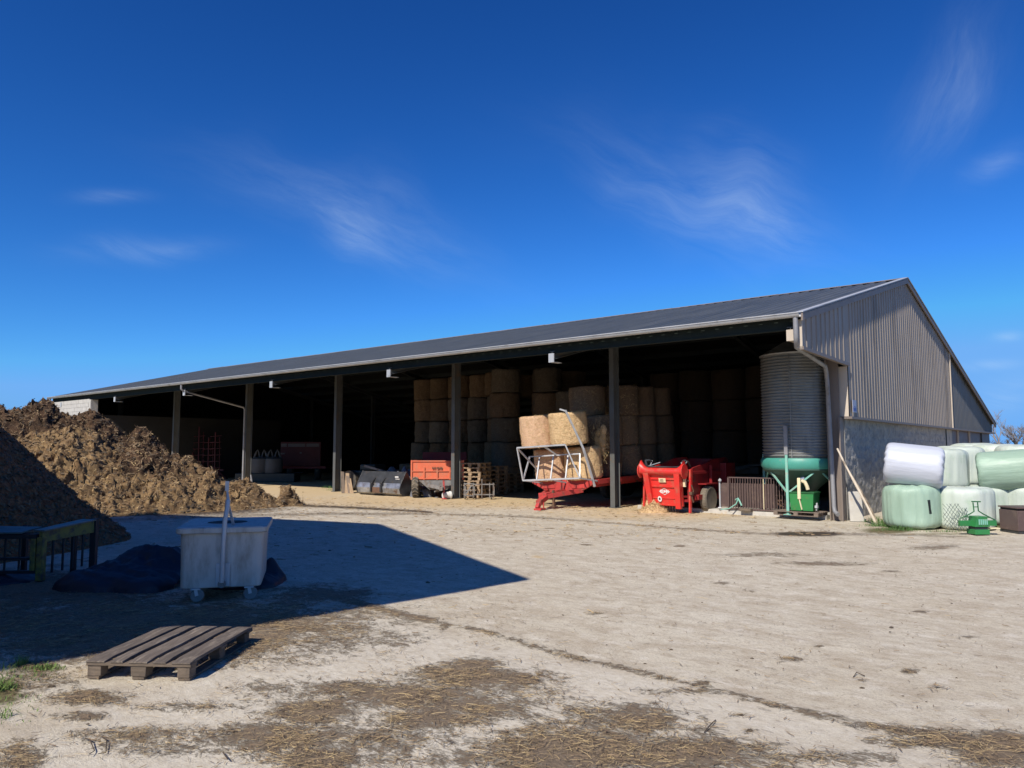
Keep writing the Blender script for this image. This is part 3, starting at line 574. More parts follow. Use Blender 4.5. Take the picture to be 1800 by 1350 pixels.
def sprinkle(name,V,m,parent,n,L,w,cond=None):
    nu,nv=V.shape[:2]; i=rg.integers(1,nu-2,n*2); j=rg.integers(1,nv-2,n*2); a=V[i,j]; du=V[i+1,j]-V[i-1,j]; dv=V[i,j+1]-V[i,j-1]
    Nn=np.cross(du,dv); Nn/=np.linalg.norm(Nn,axis=1)[:,None]+1e-9; Nn*=np.sign(Nn[:,2:3]+1e-6); k=(a[:,2]>.01)
    if cond is not None: k&=cond(i,j)
    a=a[k][:n]+rg.normal(0,.012,(min(n,k.sum()),3)); Nn=Nn[k][:n]; q=len(a)
    o=slivers(name,a+Nn*.012,Nn,rg.uniform(L[0],L[1],q),rg.uniform(w[0],w[1],q),m,parent,tilt=.5); o['kind']='stuff'; return o
sprinkle('straw',HV,'loose_straw',hp,7000,(.03,.10),(.006,.014),lambda i,j:(HW[i,j]!=1)|(rg.random(len(i))<.3))
sprinkle('dark_straw',HV,'dirt_straw',hp,16000,(.05,.18),(.010,.026))
sprinkle('fibre',HV,'heap_straw',hp,22000,(.05,.16),(.004,.011))
sprinkle('clod',HV,'earth',hp,5000,(.04,.12),(.03,.06))
CB=[(-400,1010),(0,990),(150,965),(240,948),(262,944)]
ch,CV,CZ,CW=heap('woodchip_heap','smooth heap of reddish brown wood chips lying in the shade at the left edge','woodchip heap',(-400,266),CB,None,0,'chips',
  [([(-400,560),(-100,690),(0,757),(50,795),(100,838),(150,884),(200,917),(235,938),(266,955)],[(-400,4.5),(0,3.2),(150,1.6),(240,.5),(266,.1)],.85,4.5,[(-400,0),(266,0)])],(.06,.08,.08,.06),11.,step=.035,depth=8)
sprinkle('chip',CV,'heap_straw',ch,14000,(.03,.09),(.012,.035))
sprinkle('dark_chip',CV,'earth',ch,8000,(.03,.09),(.012,.035))
# loose lump of manure at the right toe and crumbs
# ================================================================ PLASTIC SHEETS
def crumple(name,label,x0,x1,y0,y1,h,m,seed,rz=0,pk=None,nm='plastic sheet'):
    nx,ny=110,80; u=np.linspace(-1,1,nx); v=np.linspace(-1,1,ny); U,Vv=np.meshgrid(u,v,indexing='ij')
    X=x0+(x1-x0)*(U+1)/2; Y=y0+(y1-y0)*(Vv+1)/2
    rim=1+.22*(fbm(np.cos(np.arctan2(Vv,U))*1.5+seed,np.sin(np.arctan2(Vv,U))*1.5,seed,3)-.5)*2
    rr=(np.abs(U)**2.6+np.abs(Vv)**2.6)**(1/2.6)/rim; e=np.clip(1-rr**2.2,0,1)**.5
    f=ridged(X*1.3+seed,Y*1.9+X*.6,seed,3)*.75+.55*ridged(X*3.1+Y*1.5,Y*3.6,seed+3,3)-.35
    z=h*e*(.35+.75*f); 
    if pk is not None:
        for (a,b,r,hh) in pk: z=z+hh*np.exp(-(((X-a)/r)**2+((Y-b)/r)**2))
    z=np.where(rr>1,-.04,z+.01)
    o=grid_mesh(name,np.stack([X,Y,z],-1).reshape(-1,3),nx,ny,m); tag(o,label,nm)
    return o
crumple('plastic_sheet','crumpled dark navy plastic sheeting between the yellow frame and the white tub',-5.7,-4.1,8.95,10.5,.30,'navy_sheet',2.,pk=[(-4.9,9.9,.25,.14),(-5.3,9.3,.2,.08),(-4.5,10,.3,.25)])
crumple('plastic_sheet','folded end of navy plastic sheeting sticking out right of the white tub',-3.8,-2.9,9.2,10.3,.22,'navy_sheet',6.,pk=[(-3.12,9.9,.09,.14)])
crumple('rubber_mat','flat black sheet lying on the ground under the left wood chips',-7.6,-6.1,9.3,10.2,.12,'navy_sheet',9.,nm='rubber mat')
# ================================================================ WHITE TUB
def tub():
    mid=(Vector((-3.68,8.34,0))+Vector((-2.78,8.58,0)))/2; rz=math.atan2(.24,.90)
    t=thing('plastic_tub','off-white wheeled plastic tub with flat lid and steel handle bar, standing in the shade','plastic tub',(mid.x,mid.y,0),rz)
    def rring(hx,hy,z,r=.09,n=6):
        pts=[]
        for cx,cy,a0 in ((hx-r,hy-r,0),(-hx+r,hy-r,90),(-hx+r,-hy+r,180),(hx-r,-hy+r,270)):
            for i in range(n+1): a=R(a0+90*i/n); pts.append((cx+r*math.cos(a),cy+r*math.sin(a)+.62,z))
        return pts
    def loft(m,rings,capb=True,capt=True):
        n=len(rings[0]); vs=[p for r_ in rings for p in r_]; fs=[(i*n+j,i*n+(j+1)%n,(i+1)*n+(j+1)%n,(i+1)*n+j) for i in range(len(rings)-1) for j in range(n)]
        if capb: fs.append(tuple(range(n-1,-1,-1)))
        if capt: fs.append(tuple((len(rings)-1)*n+j for j in range(n)))
        m.add(vs,fs)
    m=MB(); loft(m,[rring(.412,.535,.150,.05),rring(.424,.548,.160,.06),rring(.427,.55,.19,.06),rring(.433,.56,.50,.07),rring(.440,.57,.752,.07)]); m.build('body','tub_plastic',t,smooth=True)
    m=MB(); loft(m,[rring(.475,.61,.755,.08),rring(.485,.62,.765,.08),rring(.485,.62,.812,.08),rring(.475,.61,.823,.08)],True,True); lid=m.build('lid','tub_plastic',t,smooth=True)
    m=MB(); vs=[];n=28
    for rr_,z in ((.27,.8245),(.25,.8275),(.225,.8245)):
        for i in range(n): a=2*math.pi*i/n; vs.append((rr_*math.cos(a),.62+rr_*.95*math.sin(a),z))
    m.add(vs,[(k*n+i,k*n+(i+1)%n,(k+1)*n+(i+1)%n,(k+1)*n+i) for k in range(2) for i in range(n)]); m.build('lid_rim','tub_plastic',lid,smooth=True)
    m=MB(); m.add([(.224*math.cos(2*math.pi*i/n),.62+.213*math.sin(2*math.pi*i/n),.8252) for i in range(n)],[tuple(range(n))]); m.build('lid_opening','black_hole',lid,fix=False)
    m=MB(); m.box(-.055,.095,.045,.055,.17,.42); m.build('bracket','galv',t,bevel=.004)
    m=MB(); m.lathe([(.014,-.02),(.042,-.02),(.042,.04),(.014,.04)],20,'y'); 
    m.v=[(x+.015,y+.02,z+.20) for x,y,z in m.v]; m.build('pivot','caster',t,smooth=True)
    m=MB(); m.tube([(.015,.0,.22),(.02,-.005,.60),(.03,.0,.90),(.045,.03,1.02),(.05,.06,1.12)],.026,10); m.tube([(.05,.06,1.12),(.035,.10,1.22),(.03,.10,1.33)],[.018,.011,.010],8); m.build('handle','galv',t,smooth=True)
    m=MB(); m.bar((.055,.10,1.05),(.10,.22,.83),.03,.012); m.bar((.045,.09,1.10),(.02,.09,1.33),.012,.012); m.box(.012,.052,.085,.105,1.22,1.33); m.build('handle_catch','galv',t)
    for x in (-.26,.30):
        for y in (.10,1.08):
            m=MB(); m.box(x-.05,x+.05,y-.05,y+.05,.140,.155); m.bar((x,y-.035,.145),(x+.015,y-.035,.075),.035,.005,(0,1,0)); m.bar((x,y+.035,.145),(x+.015,y+.035,.075),.035,.005,(0,1,0)); f_=m.build('caster','galv',t)
            m=MB(); m.lathe([(.012,-.026),(.030,-.022),(.062,-.024),(.074,-.014),(.074,.014),(.062,.024),(.012,.022)],28,'y'); m.v=[(a+x+.015,b+y,c+.074) for a,b,c in m.v]; m.build('wheel','caster',f_,smooth=True)
    return t
tub()
# ================================================================ PALLETS
def pallet_parts(t,L=1.12,Wt=.80,m1='wood_grey',m2='wood_block',near=True,slats=5):
    """origin centre, boards run along y"""
    wd=[.145,.10,.145,.10,.145] if slats==5 else [.1]*slats
    gap=(Wt-sum(wd))/(len(wd)-1); x=-Wt/2
    for w in wd:
        m=MB(); 
        if near:
            n=10; ys=[-L/2+L*i/n for i in range(n+1)]; top=[.144+rnd.uniform(-.0015,.0015)-.010*(abs(i/n-.5)*2>.97) for i in range(n+1)]; a=rnd.uniform(-.006,.006)
            vs=[];
            for i,y in enumerate(ys):
                wx=rnd.uniform(-.0015,.0015); vs+=[(x+wx+a*i/n,y,.122),(x+w+wx+a*i/n,y,.122),(x+w+wx+a*i/n-.002,y,top[i]),(x+w/2,y,top[i]+.001),(x+wx+a*i/n+.002,y,top[i])]
            fs=[(i*5+j,i*5+(j+1)%5,i*5+5+(j+1)%5,i*5+5+j) for i in range(n) for j in range(5)]+[(4,3,2,1,0),tuple(n*5+j for j in range(5))]; m.add(vs,fs)
        else: m.box(x,x+w,-L/2,L/2,.122,.144)
        m.build('deck_board',m1,t,bevel=.003 if near else 0); x+=w+gap
    for y in (-L/2+.0,-.06,L/2-.12):
        m=MB(); m.box(-Wt/2,Wt/2,y+.006,y+.106,.100,.1215); m.build('stringer_board',m2,t,bevel=.002 if near else 0)
    for y in (-L/2+.015,-.055,L/2-.115):
        for xx in (-Wt/2+.005,-.06,Wt/2-.105):
            m=MB(); m.box(xx,xx+rnd.uniform(.098,.13)*(1 if xx<.2 else .8),y,y+.10,.022,.0995,.0025 if near else 0); m.build('block',m2,t,bevel=.004 if near else 0)
    for xx in (-Wt/2+.005,-.05,Wt/2-.10):
        m=MB(); m.box(xx,xx+.09,-L/2+.02,L/2-.02,.0005,.0215); m.build('bottom_board',m2,t,bevel=.002 if near else 0)
pc=(Vector((-3.12,5.72,0))+Vector((-2.31,5.65,0))+Vector((-3.12,6.83,0))+Vector((-2.31,6.74,0)))/4
t=thing('wooden_pallet','weathered grey wooden pallet lying alone on the yard in the foreground','pallet',(pc.x,pc.y,0),R(-4.))
pallet_parts(t)
# ================================================================ YELLOW FRAME (left)
t=thing('feed_rack','old metal feed rack with peeling yellow top rail in the shade by the left edge','feed rack',(-6.35,9.75,0),R(2)); t.scale=(.95,1,.92)
m=MB()
for x in (-1.0,-.35,.35):
    for y,h in ((0,.66),(.75,.70)): m=MB(); m.bar((x,y,0),(x,y,h),.06); m.build('post','frame_black',t)
m=MB(); m.box(.31,.40,-.07,.02,.02,.62); m.box(.22,.29,-.06,.02,.16,.60); m.build('front_post','yellow_old',t,bevel=.01)
m=MB(); m.box(-1.3,.30,-.06,.04,.60,.66); m.box(-1.3,.36,-.04,.02,.30,.34); m.box(-1.3,.36,-.04,.02,.12,.16); m.build('front_rail','frame_black',t)
m=MB(); m.bar((.35,-.05,.63),(.55,.85,.66),.05,.17); m.build('side_rail','yellow_old',t,bevel=.006)
m=MB(); m.add([(-1.3,-.08,.67),(.10,-.08,.67),(.20,.22,.715),(-1.3,.36,.73)],[(0,1,2,3)]); m.add([(.25,-.05,.70),(.42,-.09,.70),(.62,.80,.755),(.40,.84,.76)],[(0,1,2,3)]); 
o=m.build('top_plate','plate_green',t); s_=o.modifiers.new('thick','SOLIDIFY'); s_.thickness=.02
for k in range(9):
    m=MB(); x=-1.28+k*.19
    if x<.22: m.tube([(x,0,.14),(x,0,.62)],.014,6); m.build('bar','frame_black',t)
for k in range(4):
    m=MB(); f_=(k+1)/5; m.tube([(.35+.20*f_,.85*f_,.1),(.35+.20*f_,.85*f_,.6)],.016,6); m.build('bar','frame_black',t)
m=MB(); m.box(.52,.60,.84,.92,.0,.78); m.build('corner_post','frame_black',t)
# ================================================================ LOOSE STRAW AND DEBRIS ON THE YARD
IDX=np.array([(i,j) for i in range(0)])
def scatter_on(mask,n,box,thr=0.):
    X=rg.uniform(box[0],box[1],n*8); Y=rg.uniform(box[2],box[3],n*8)
    i=np.clip(np.searchsorted(gxs,X),0,len(gxs)-1); j=np.clip(np.searchsorted(gys,Y),0,len(gys)-1)
    p=mask[i,j]*(.35+1.3*(fbm(X*4,Y*4,2.,4)>.5)); k=rg.random(len(X))<p; X=X[k][:n];Y=Y[k][:n]; i=i[k][:n]; j=j[k][:n]
    return X,Y,Z[i,j]
def straw_on(name,mask,n,box,L,w,m,lift=.008,azb=None,tilt=.12):
    X,Y,z=scatter_on(mask,n,box); q=len(X); P=np.stack([X,Y,z+lift+np.abs(rg.normal(0,.006,q))],1); Nn=np.tile([0,0,1.],(q,1))
    az=None if azb is None else rg.normal(azb,.9,q)
    o=slivers(name,P,Nn,rg.gamma(3,(L[1]-L[0])/5,q)+L[0],rg.uniform(w[0],w[1],q),m,None,tilt=tilt,curve=.09,az=az); o['kind']='stuff'; return o
dm=np.clip(dirt,0,1)
straw_on('loose_straw',dm**1.5,13000,(-6,6,3.6,8.5),(.012,.075),(.001,.0026),'loose_straw',azb=.25)
straw_on('loose_straw',dm**1.5,300,(-5,5,3.6,7.5),(.07,.22),(.0015,.003),'loose_straw',azb=.2)
straw_on('dark_litter',dm,16000,(-6,6,3.6,9),(.01,.07),(.0015,.0045),'dirt_straw')
straw_on('dark_litter',dm,4000,(-6,6,3.6,9),(.02,.10),(.0015,.003),'twig')
straw_on('loose_straw',np.clip(stw,0,1),5000,(-14,9,8,27),(.03,.16),(.006,.012),'loose_straw')
straw_on('dark_litter',np.clip(wet+.4*stw,0,1),4000,(-12,9,11,24),(.03,.14),(.008,.02),'dirt_straw')
straw_on('yard_litter',np.full_like(dirt,.25),7000,(-6,12,4,17),(.01,.07),(.002,.007),'dirt_straw')
straw_on('yard_litter',np.full_like(dirt,.25),2600,(-6,12,4,16),(.01,.08),(.0015,.004),'twig')
straw_on('yard_litter',np.full_like(dirt,.25),900,(-6,10,4,14),(.02,.10),(.0015,.0035),'loose_straw')
m=MB()
for pts in ([(150,1300),(158,1306),(166,1322),(156,1332)],[(180,1298),(187,1306),(186,1325),(172,1331)],[(1258,1268),(1250,1278),(1238,1290)],[(1520,1190),(1506,1186),(1500,1192)],[(392,1325),(400,1340)]):
    q=[ground(a,b) for a,b in pts]; m.tube([Vector((v.x,v.y,.008+.01*(i%2))) for i,v in enumerate(q)],[.004,.0035,.003,.002][:len(q)],5)
m.build('twigs','twig')['kind']='stuff'
# small lumps of dirt
def lumps(name,pts,m):
    b=MB()
    for x,y,s in pts:
        n=7; rings=[]
        for k,(rr_,zz) in enumerate(((1,0),(.85,.35),(.45,.6),(.05,.68))):
            rings+=[(x+s*rr_*math.cos(2*math.pi*i/n+k)*rnd.uniform(.7,1.3),y+s*.8*rr_*math.sin(2*math.pi*i/n+k)*rnd.uniform(.7,1.3),s*zz*.7*rnd.uniform(.7,1.3)) for i in range(n)]
        b.add(rings,[(k*n+i,k*n+(i+1)%n,(k+1)*n+(i+1)%n,(k+1)*n+i) for k in range(3) for i in range(n)]+[tuple(3*n+i for i in range(n))])
    o=b.build(name,m); o['kind']='stuff'; return o
pts=[]
for q in [(1180,1143,.022),(1134,1167,.014),(1322,1158,.02),(1318,1286,.028),(1303,1258,.02),(90,1207,.028),(752,1024,.03),(580,968,.03),(1134,1180,.012),(1240,1202,.03),(1567,1103,.02),(1515,1210,.02)]:
    p=ground(q[0],q[1]); pts.append((p.x,p.y,q[2]))
for i in range(500): pts.append((rnd.uniform(-5,10),rnd.uniform(4,16),rnd.uniform(.004,.013)))
lumps('dirt_clods',pts,'earth')
# grass tufts
def tuft(n,cx,cy,rx,ry,h,m='grass',name='grass_tufts'):
    a=rg.normal(0,1,(n,2)); P=np.stack([cx+a[:,0]*rx/2,cy+a[:,1]*ry/2,np.zeros(n)],1); az=rg.uniform(0,2*np.pi,n); le=rg.uniform(.15,.9,n); H=rg.uniform(.4,1.,n)*h*np.exp(-(a**2).sum(1)*.25)
    d=np.stack([np.cos(az)*le,np.sin(az)*le,np.ones(n)],1); s=np.stack([-np.sin(az),np.cos(az),np.zeros(n)],1)*rg.uniform(.002,.0045,n)[:,None]
    m1=P+d*H[:,None]*.55; tip=P+d*H[:,None]*np.array([1.3,1.3,.95]); V=np.stack([P-s,P+s,m1-s*.7,m1+s*.7,tip-s*.1,tip+s*.1],1).reshape(-1,3); b=np.arange(n)*6
    return V,np.concatenate([np.stack([b,b+1,b+3,b+2],1),np.stack([b+2,b+3,b+5,b+4],1)])
def tufts(name,L,m):
    Vs=[];Fs=[];o_=0
    for (px,py,n,rx,ry,h) in L:
        p=ground(px,py); V_,F_=tuft(n,p.x,p.y,rx,ry,h); Vs.append(V_); Fs.append(F_+o_); o_+=len(V_)
    me=bpy.data.meshes.new(name); V_=np.concatenate(Vs); me.vertices.add(len(V_)); me.vertices.foreach_set('co',V_.astype(np.float32).ravel()); quads(me,np.concatenate(Fs)); setmat(me,m); o=link(name,me); o['kind']='stuff'
tufts('grass_tufts',[(38,1168,90,.07,.07,.10),(78,1176,200,.16,.08,.06),(55,1190,120,.30,.15,.03),(0,1212,200,.12,.10,.09),(20,1230,90,.22,.15,.03),(-40,1190,300,.4,.3,.1),(-30,1260,200,.3,.2,.08)],'grass')
tufts('grass_tufts',[(1555,925,500,.45,.25,.20),(1580,932,400,.5,.2,.14),(1540,918,260,.3,.2,.22),(1760,918,500,.35,.3,.26),(1750,930,250,.5,.15,.12),(1660,935,160,.7,.1,.08),(1468,912,110,.25,.1,.10),(592,862,200,.5,.25,.20),(575,858,160,.4,.2,.16)],'weed')
# ================================================================ ROUND BALES
def bale_mesh(name,d,h,m,seed,nz=10,na=40,amp=.02,fuzz=0,edge=.06):
    b=MB(); rs=np.random.default_rng(seed); r=d/2
    prof=[(0,-h/2+.01),(r*.5,-h/2),(r-edge,-h/2),(r-edge*.3,-h/2+edge*.3)]+[(r*(1+.012*math.sin(math.pi*(k/nz))),-h/2+edge+(h-2*edge)*k/nz) for k in range(nz+1)]+[(r-edge*.3,h/2-edge*.3),(r-edge,h/2),(r*.5,h/2),(0,h/2-.01)]
    b.lathe(prof,na); V=np.array(b.v); a=np.arctan2(V[:,1],V[:,0]); n=(fbm(np.cos(a)*5+seed,np.sin(a)*5,V[:,2]*5,4)-.5)*2*amp+(fbm(np.cos(a)*22+seed,np.sin(a)*22,V[:,2]*30,2)-.5)*amp*1.0
    rr=np.hypot(V[:,0],V[:,1]); k=np.where(rr>.01,(rr+n*(rr>r*.4))/np.maximum(rr,.01),1); V[:,0]*=k; V[:,1]*=k; V[:,2]+=(fbm(V[:,0]*4+seed,V[:,1]*4,0.,3)-.5)*amp*1.6*(np.abs(V[:,2])>h/2-edge*1.5)
    me=bpy.data.meshes.new(name); me.from_pydata(V.tolist(),[],b.f); me.update(); shade(me,70); setmat(me,m); return me
def fuzz_for(o,d,h,n,parent,seed,m='loose_straw'):
    a=rg.uniform(0,2*np.pi,n); z=rg.uniform(-h/2,h/2,n); top=rg.random(n)<.25; rr=np.where(top,d/2*np.sqrt(rg.random(n)),d/2+.012); z=np.where(top,h/2*np.where(rg.random(n)<.7,1,-1),z)
    P=np.stack([np.cos(a)*rr,np.sin(a)*rr,z],1); Nn=np.where(top[:,None],np.stack([0*a,0*a,np.sign(z)],1),np.stack([np.cos(a),np.sin(a),0*a],1))
    q=slivers('straw',P,Nn,rg.uniform(.03,.13,n),rg.uniform(.004,.009,n),m,parent,tilt=.6,curve=.25); q['kind']='stuff'
BD,BH=1.18,.97
ME={k:bale_mesh('round_bale_'+k,BD,BH,m,s,na=64,nz=14,amp=.05) for k,m,s in (('a','straw_bale_indoor_shade',3),('b','straw_bale_grey',8),('c','straw_bale_indoor_shade',15))}
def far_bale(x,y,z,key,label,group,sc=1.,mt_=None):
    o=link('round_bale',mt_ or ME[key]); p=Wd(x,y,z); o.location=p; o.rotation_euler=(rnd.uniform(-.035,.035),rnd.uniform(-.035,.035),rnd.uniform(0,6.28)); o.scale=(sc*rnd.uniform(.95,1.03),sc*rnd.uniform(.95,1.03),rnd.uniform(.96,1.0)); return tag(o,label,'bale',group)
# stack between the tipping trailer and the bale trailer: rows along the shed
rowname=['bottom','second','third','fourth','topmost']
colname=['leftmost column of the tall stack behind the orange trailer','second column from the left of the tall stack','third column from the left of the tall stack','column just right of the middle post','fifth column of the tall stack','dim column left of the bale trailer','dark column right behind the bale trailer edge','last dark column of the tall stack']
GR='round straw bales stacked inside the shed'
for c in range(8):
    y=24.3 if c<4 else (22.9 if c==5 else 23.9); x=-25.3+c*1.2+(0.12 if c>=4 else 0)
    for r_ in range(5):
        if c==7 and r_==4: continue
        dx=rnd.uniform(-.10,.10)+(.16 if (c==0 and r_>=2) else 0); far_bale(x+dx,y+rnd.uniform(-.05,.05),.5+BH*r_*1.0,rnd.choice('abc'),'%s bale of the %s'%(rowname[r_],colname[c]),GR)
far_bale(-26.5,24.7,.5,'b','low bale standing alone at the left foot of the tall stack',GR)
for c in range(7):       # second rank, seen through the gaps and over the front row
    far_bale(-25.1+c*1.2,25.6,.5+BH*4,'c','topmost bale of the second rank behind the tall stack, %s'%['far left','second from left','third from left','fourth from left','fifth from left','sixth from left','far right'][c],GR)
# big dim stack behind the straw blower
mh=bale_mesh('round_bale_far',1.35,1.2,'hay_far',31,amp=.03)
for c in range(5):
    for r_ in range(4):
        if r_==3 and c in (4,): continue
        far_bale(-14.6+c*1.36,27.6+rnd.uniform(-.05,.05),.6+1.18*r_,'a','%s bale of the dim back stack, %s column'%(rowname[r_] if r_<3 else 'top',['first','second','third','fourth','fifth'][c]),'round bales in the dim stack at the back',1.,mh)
# ================================================================ BALE TRAILER
HT=Matrix.Translation(Wd(-12.86,16.62,0))@Matrix.Rotation(FR,4,'Z')@Matrix.Rotation(R(1.6),4,'X')@Matrix.Rotation(R(-2.2),4,'Y')
t=thing('bale_trailer','red flatbed bale trailer with galvanised front rack, its drawbar resting on the ground','trailer'); t.matrix_world=HT
m=MB(); 
for x in (-.95,.95): m.box(x-.06,x+.06,1.55,8.6,.52,.70)
for y in np.arange(1.6,8.6,1.0): m.box(-1.1,1.1,y,y+.08,.62,.70)
m.box(-1.15,-1.09,1.5,8.6,.60,.74); m.box(1.09,1.15,1.5,8.6,.60,.74); m.build('chassis','red_frame',t,bevel=.006)
m=MB(); m.box(-1.09,1.09,1.5,8.6,.705,.735); m.build('deck','red_dark',t)
m=MB(); m.prism([(-1.15,.74),(1.15,.74),(1.15,.66),(.45,.34),(-.45,.34),(-1.15,.66)],1.38,1.48); m.box(-.75,-.3,1.36,1.379,.50,.62); m.box(.3,.75,1.36,1.379,.50,.62); m.build('front_beam','red_frame',t,bevel=.008)
m=MB()
for s_ in (-1,1): m.bar((s_*.62,1.45,.44),(s_*.10,.42,.34),.09,.13)
m.bar((0,1.4,.40),(0,.45,.36),.16,.14); m.box(-.14,.14,.35,.85,.28,.44); m.build('drawbar','red_frame',t,bevel=.006)
m=MB(); m.bar((.05,.48,.33),(.16,-.05,.20),.16,.13); m.bar((.16,.0,.22),(.16,-.12,.06),.11,.11); m.box(.05,.29,-.14,.10,.0,.055); m.bar((.26,.05,.20),(.26,.03,.02),.03); m.lathe([(.02,-.05),(.07,-.05),(.07,.0),(.02,.0)],14); m.build('hitch','red_frame',t,bevel=.008)
m=MB(); m.bar((.20,.60,.50),(.20,.60,.05),.06); m.box(.12,.28,.52,.68,.03,.05); m.build('jack','rust',t)
for y in (5.2,6.3):
    for x in (-.85,.85):
        m=MB(); m.lathe([(.18,-.14),(.40,-.15),(.45,-.10),(.45,.10),(.40,.15),(.18,.14)],32,'x'); m.v=[(a+x,b+y,c+.36) for a,b,c in m.v]; w_=m.build('wheel','tyre',t,smooth=True)
        m=MB(); m.lathe([(0,-.10),(.19,-.08),(.19,.08),(0,.10)],20,'x'); m.v=[(a+x,b+y,c+.36) for a,b,c in m.v]; m.build('rim','red_dark',w_,smooth=True)
# rack: basket of two projecting rails in front of the bales
def rk(*segs,w=.036,nm='rack_bar'):
    m=MB()
    for a,b in segs: m.bar(a,b,w)
    return m.build(nm,'galv',t)
U0,U1=(-.97,.52,1.74),(.76,.52,1.76); L0,L1=(-.95,.70,.78),(1.06,.70,.82); K0,K1=(-.88,.98,1.46),(.92,.98,1.49)
rk((U0,U1),w=.045,nm='upper_rail'); rk((L0,L1),w=.045,nm='lower_rail'); rk((K0,K1),w=.038,nm='middle_rail')
for x,z in ((-.50,1.48),(0,1.485),(.52,1.49)): rk(((x,.98,z),(x+.06,.70,.80)),nm='upright')
rk((U0,L0),nm='side_bar'); rk((U1,L1),nm='side_bar'); rk((K0,L0),nm='side_bar'); rk((K1,(1.06,.70,.82)),nm='side_bar')
rk((U0,(-.70,1.45,.80)),w=.04,nm='brace'); rk((L0,(-.75,1.42,.66)),nm='brace'); rk((L1,(1.15,1.42,.70)),nm='brace'); rk(((0,.52,1.75),(.1,.98,1.48)),w=.04,nm='brace'); rk(((0,.70,.80),(.1,1.4,.66)),w=.04,nm='brace')
rk(((1.14,1.30,.55),(1.04,1.00,1.60)),((1.04,1.00,1.60),(.78,.58,2.72)),w=.05,nm='corner_post'); rk(((.78,.58,2.70),(.60,.58,2.76)),w=.04,nm='brace')
def on_trailer(x,y,z,lab,mn,seed,lean=0,fz=500,d=1.08,h=.93,amp=.02):
    me=bale_mesh('round_bale',d,h,mn,seed,nz=26,na=110,amp=amp); o=link('round_bale',me)
    o.matrix_world=HT@Matrix.Translation((x,y,z))@Matrix.Rotation(R(lean),4,'X'); tag(o,lab,'bale','straw bales loaded on the trailer')
    if fz: fuzz_for(o,d,h,fz,o,seed)
    return o
on_trailer(-.60,1.12,2.20,'sunlit upper left bale above the rack of the trailer','straw_bale_pink',41,4,1100)
on_trailer(.47,1.12,2.23,'sunlit upper right bale beside the tall rack post','straw_bale',42,4,1100)
on_trailer(-.58,1.70,1.20,'lower left bale behind the rack bars','straw_bale_pink',43,3,600)
on_trailer(.52,1.70,1.22,'lower right bale behind the rack bars','straw_bale',44,3,600)
n_=0
names={(0,0):'left',(0,1):'right'}
for r_ in range(1,5):
    for k,x in enumerate((-.56,.52)):
        for l in range(3):
            if k==0 and (l<2 or r_<3): continue
            if l==2 and r_==1: x=-.02
            n_+=1
            on_trailer(x+rnd.uniform(-.04,.06),1.75+1.12*r_,.74+.46+.93*l,'%s bale of the %s rank behind the front bales, %s side of the trailer'%(['bottom','middle','top'][l],['','second','third','fourth','rear'][r_],['left','right'][k]),'straw_bale_shaded',50+n_,rnd.uniform(-2,2),350 if r_<3 else 0)
# torn bale with hanging straw between rack and post
rag=link('hanging_straw',bpy.data.meshes.new('hanging_straw')); me=rag.data
b=MB(); 
for k in range(9):
    x=rnd.uniform(-.18,.18); z=rnd.uniform(-.3,.45); s_=rnd.uniform(.06,.15); b.lathe([(0,-s_*1.6),(s_*.7,-s_),(s_,0),(s_*.6,s_*.9),(0,s_*1.3)],9); n0=len(b.v)-45; b.v[n0:]=[(vx*rnd.uniform(.8,1.2)+x,vy*.6*rnd.uniform(.7,1.2),vz+z) for vx,vy,vz in b.v[n0:]]
me.from_pydata(b.v,[],b.f); setmat(me,'straw_bale'); rag.matrix_world=HT@Matrix.Translation((.98,1.95,1.80))@Matrix.Scale(.8,4); tag(rag,'ragged clump of straw and net hanging off the bales beside the post','straw clump')
P=rg.normal(0,1,(700,3))*np.array([.14,.06,.26]); slivers('straw',P,np.tile([0,-1,0.],(700,1)),rg.uniform(.06,.22,700),rg.uniform(.005,.011,700),'loose_straw',rag,tilt=2.)['kind']='stuff'
# ================================================================ STRAW BLOWER (red machine)
t=thing('straw_blower','bright red bale shredder and straw blower with a lowered tailgate and white diamond badge','straw blower',Wd(-9.64,18.15,0),FR+R(-2)); t.scale=(.80,1,1)
def pr(poly,d0,d1,nm,mm,axis='y',bv=.008,sm=False,par=None): m=MB(); m.prism(poly,d0,d1,axis); return m.build(nm,mm,par or t,smooth=sm,bevel=bv)
# tailgate leaning slightly: front at y=0 bottom, top further out
def tg(x,z): return x
m=MB(); m.add([(-.62,-.03,.18),(.62,-.03,.18),(.66,-.20,1.04),(-.66,-.20,1.04),(-.62,.06,.18),(.62,.06,.18),(.66,-.10,1.04),(-.66,-.10,1.04)],[(0,1,2,3),(7,6,5,4),(0,4,5,1),(3,2,6,7),(0,3,7,4),(1,5,6,2)]); tgp=m.build('tailgate','red_paint',t,bevel=.006)
def lean(z): return -.03-.17*(z-.18)/.86
m=MB()
for z0,z1,o_ in ((.86,.90,.03),(.66,.72,.035),(.36,.40,.02),(.18,.23,.03)):
    m.add([(-.44,lean(z0)-.001,z0),(.44,lean(z0)-.001,z0),(.44,lean(z1)-.001,z1),(-.44,lean(z1)-.001,z1),(-.44,lean(z0)-o_,z0+.01),(.44,lean(z0)-o_,z0+.01),(.44,lean(z1)-o_,z1-.01),(-.44,lean(z1)-o_,z1-.01)],[(4,5,6,7),(0,4,7,3),(1,2,6,5),(3,7,6,2),(0,1,5,4)])
m.build('tailgate_rib','red_paint',tgp,bevel=.004)
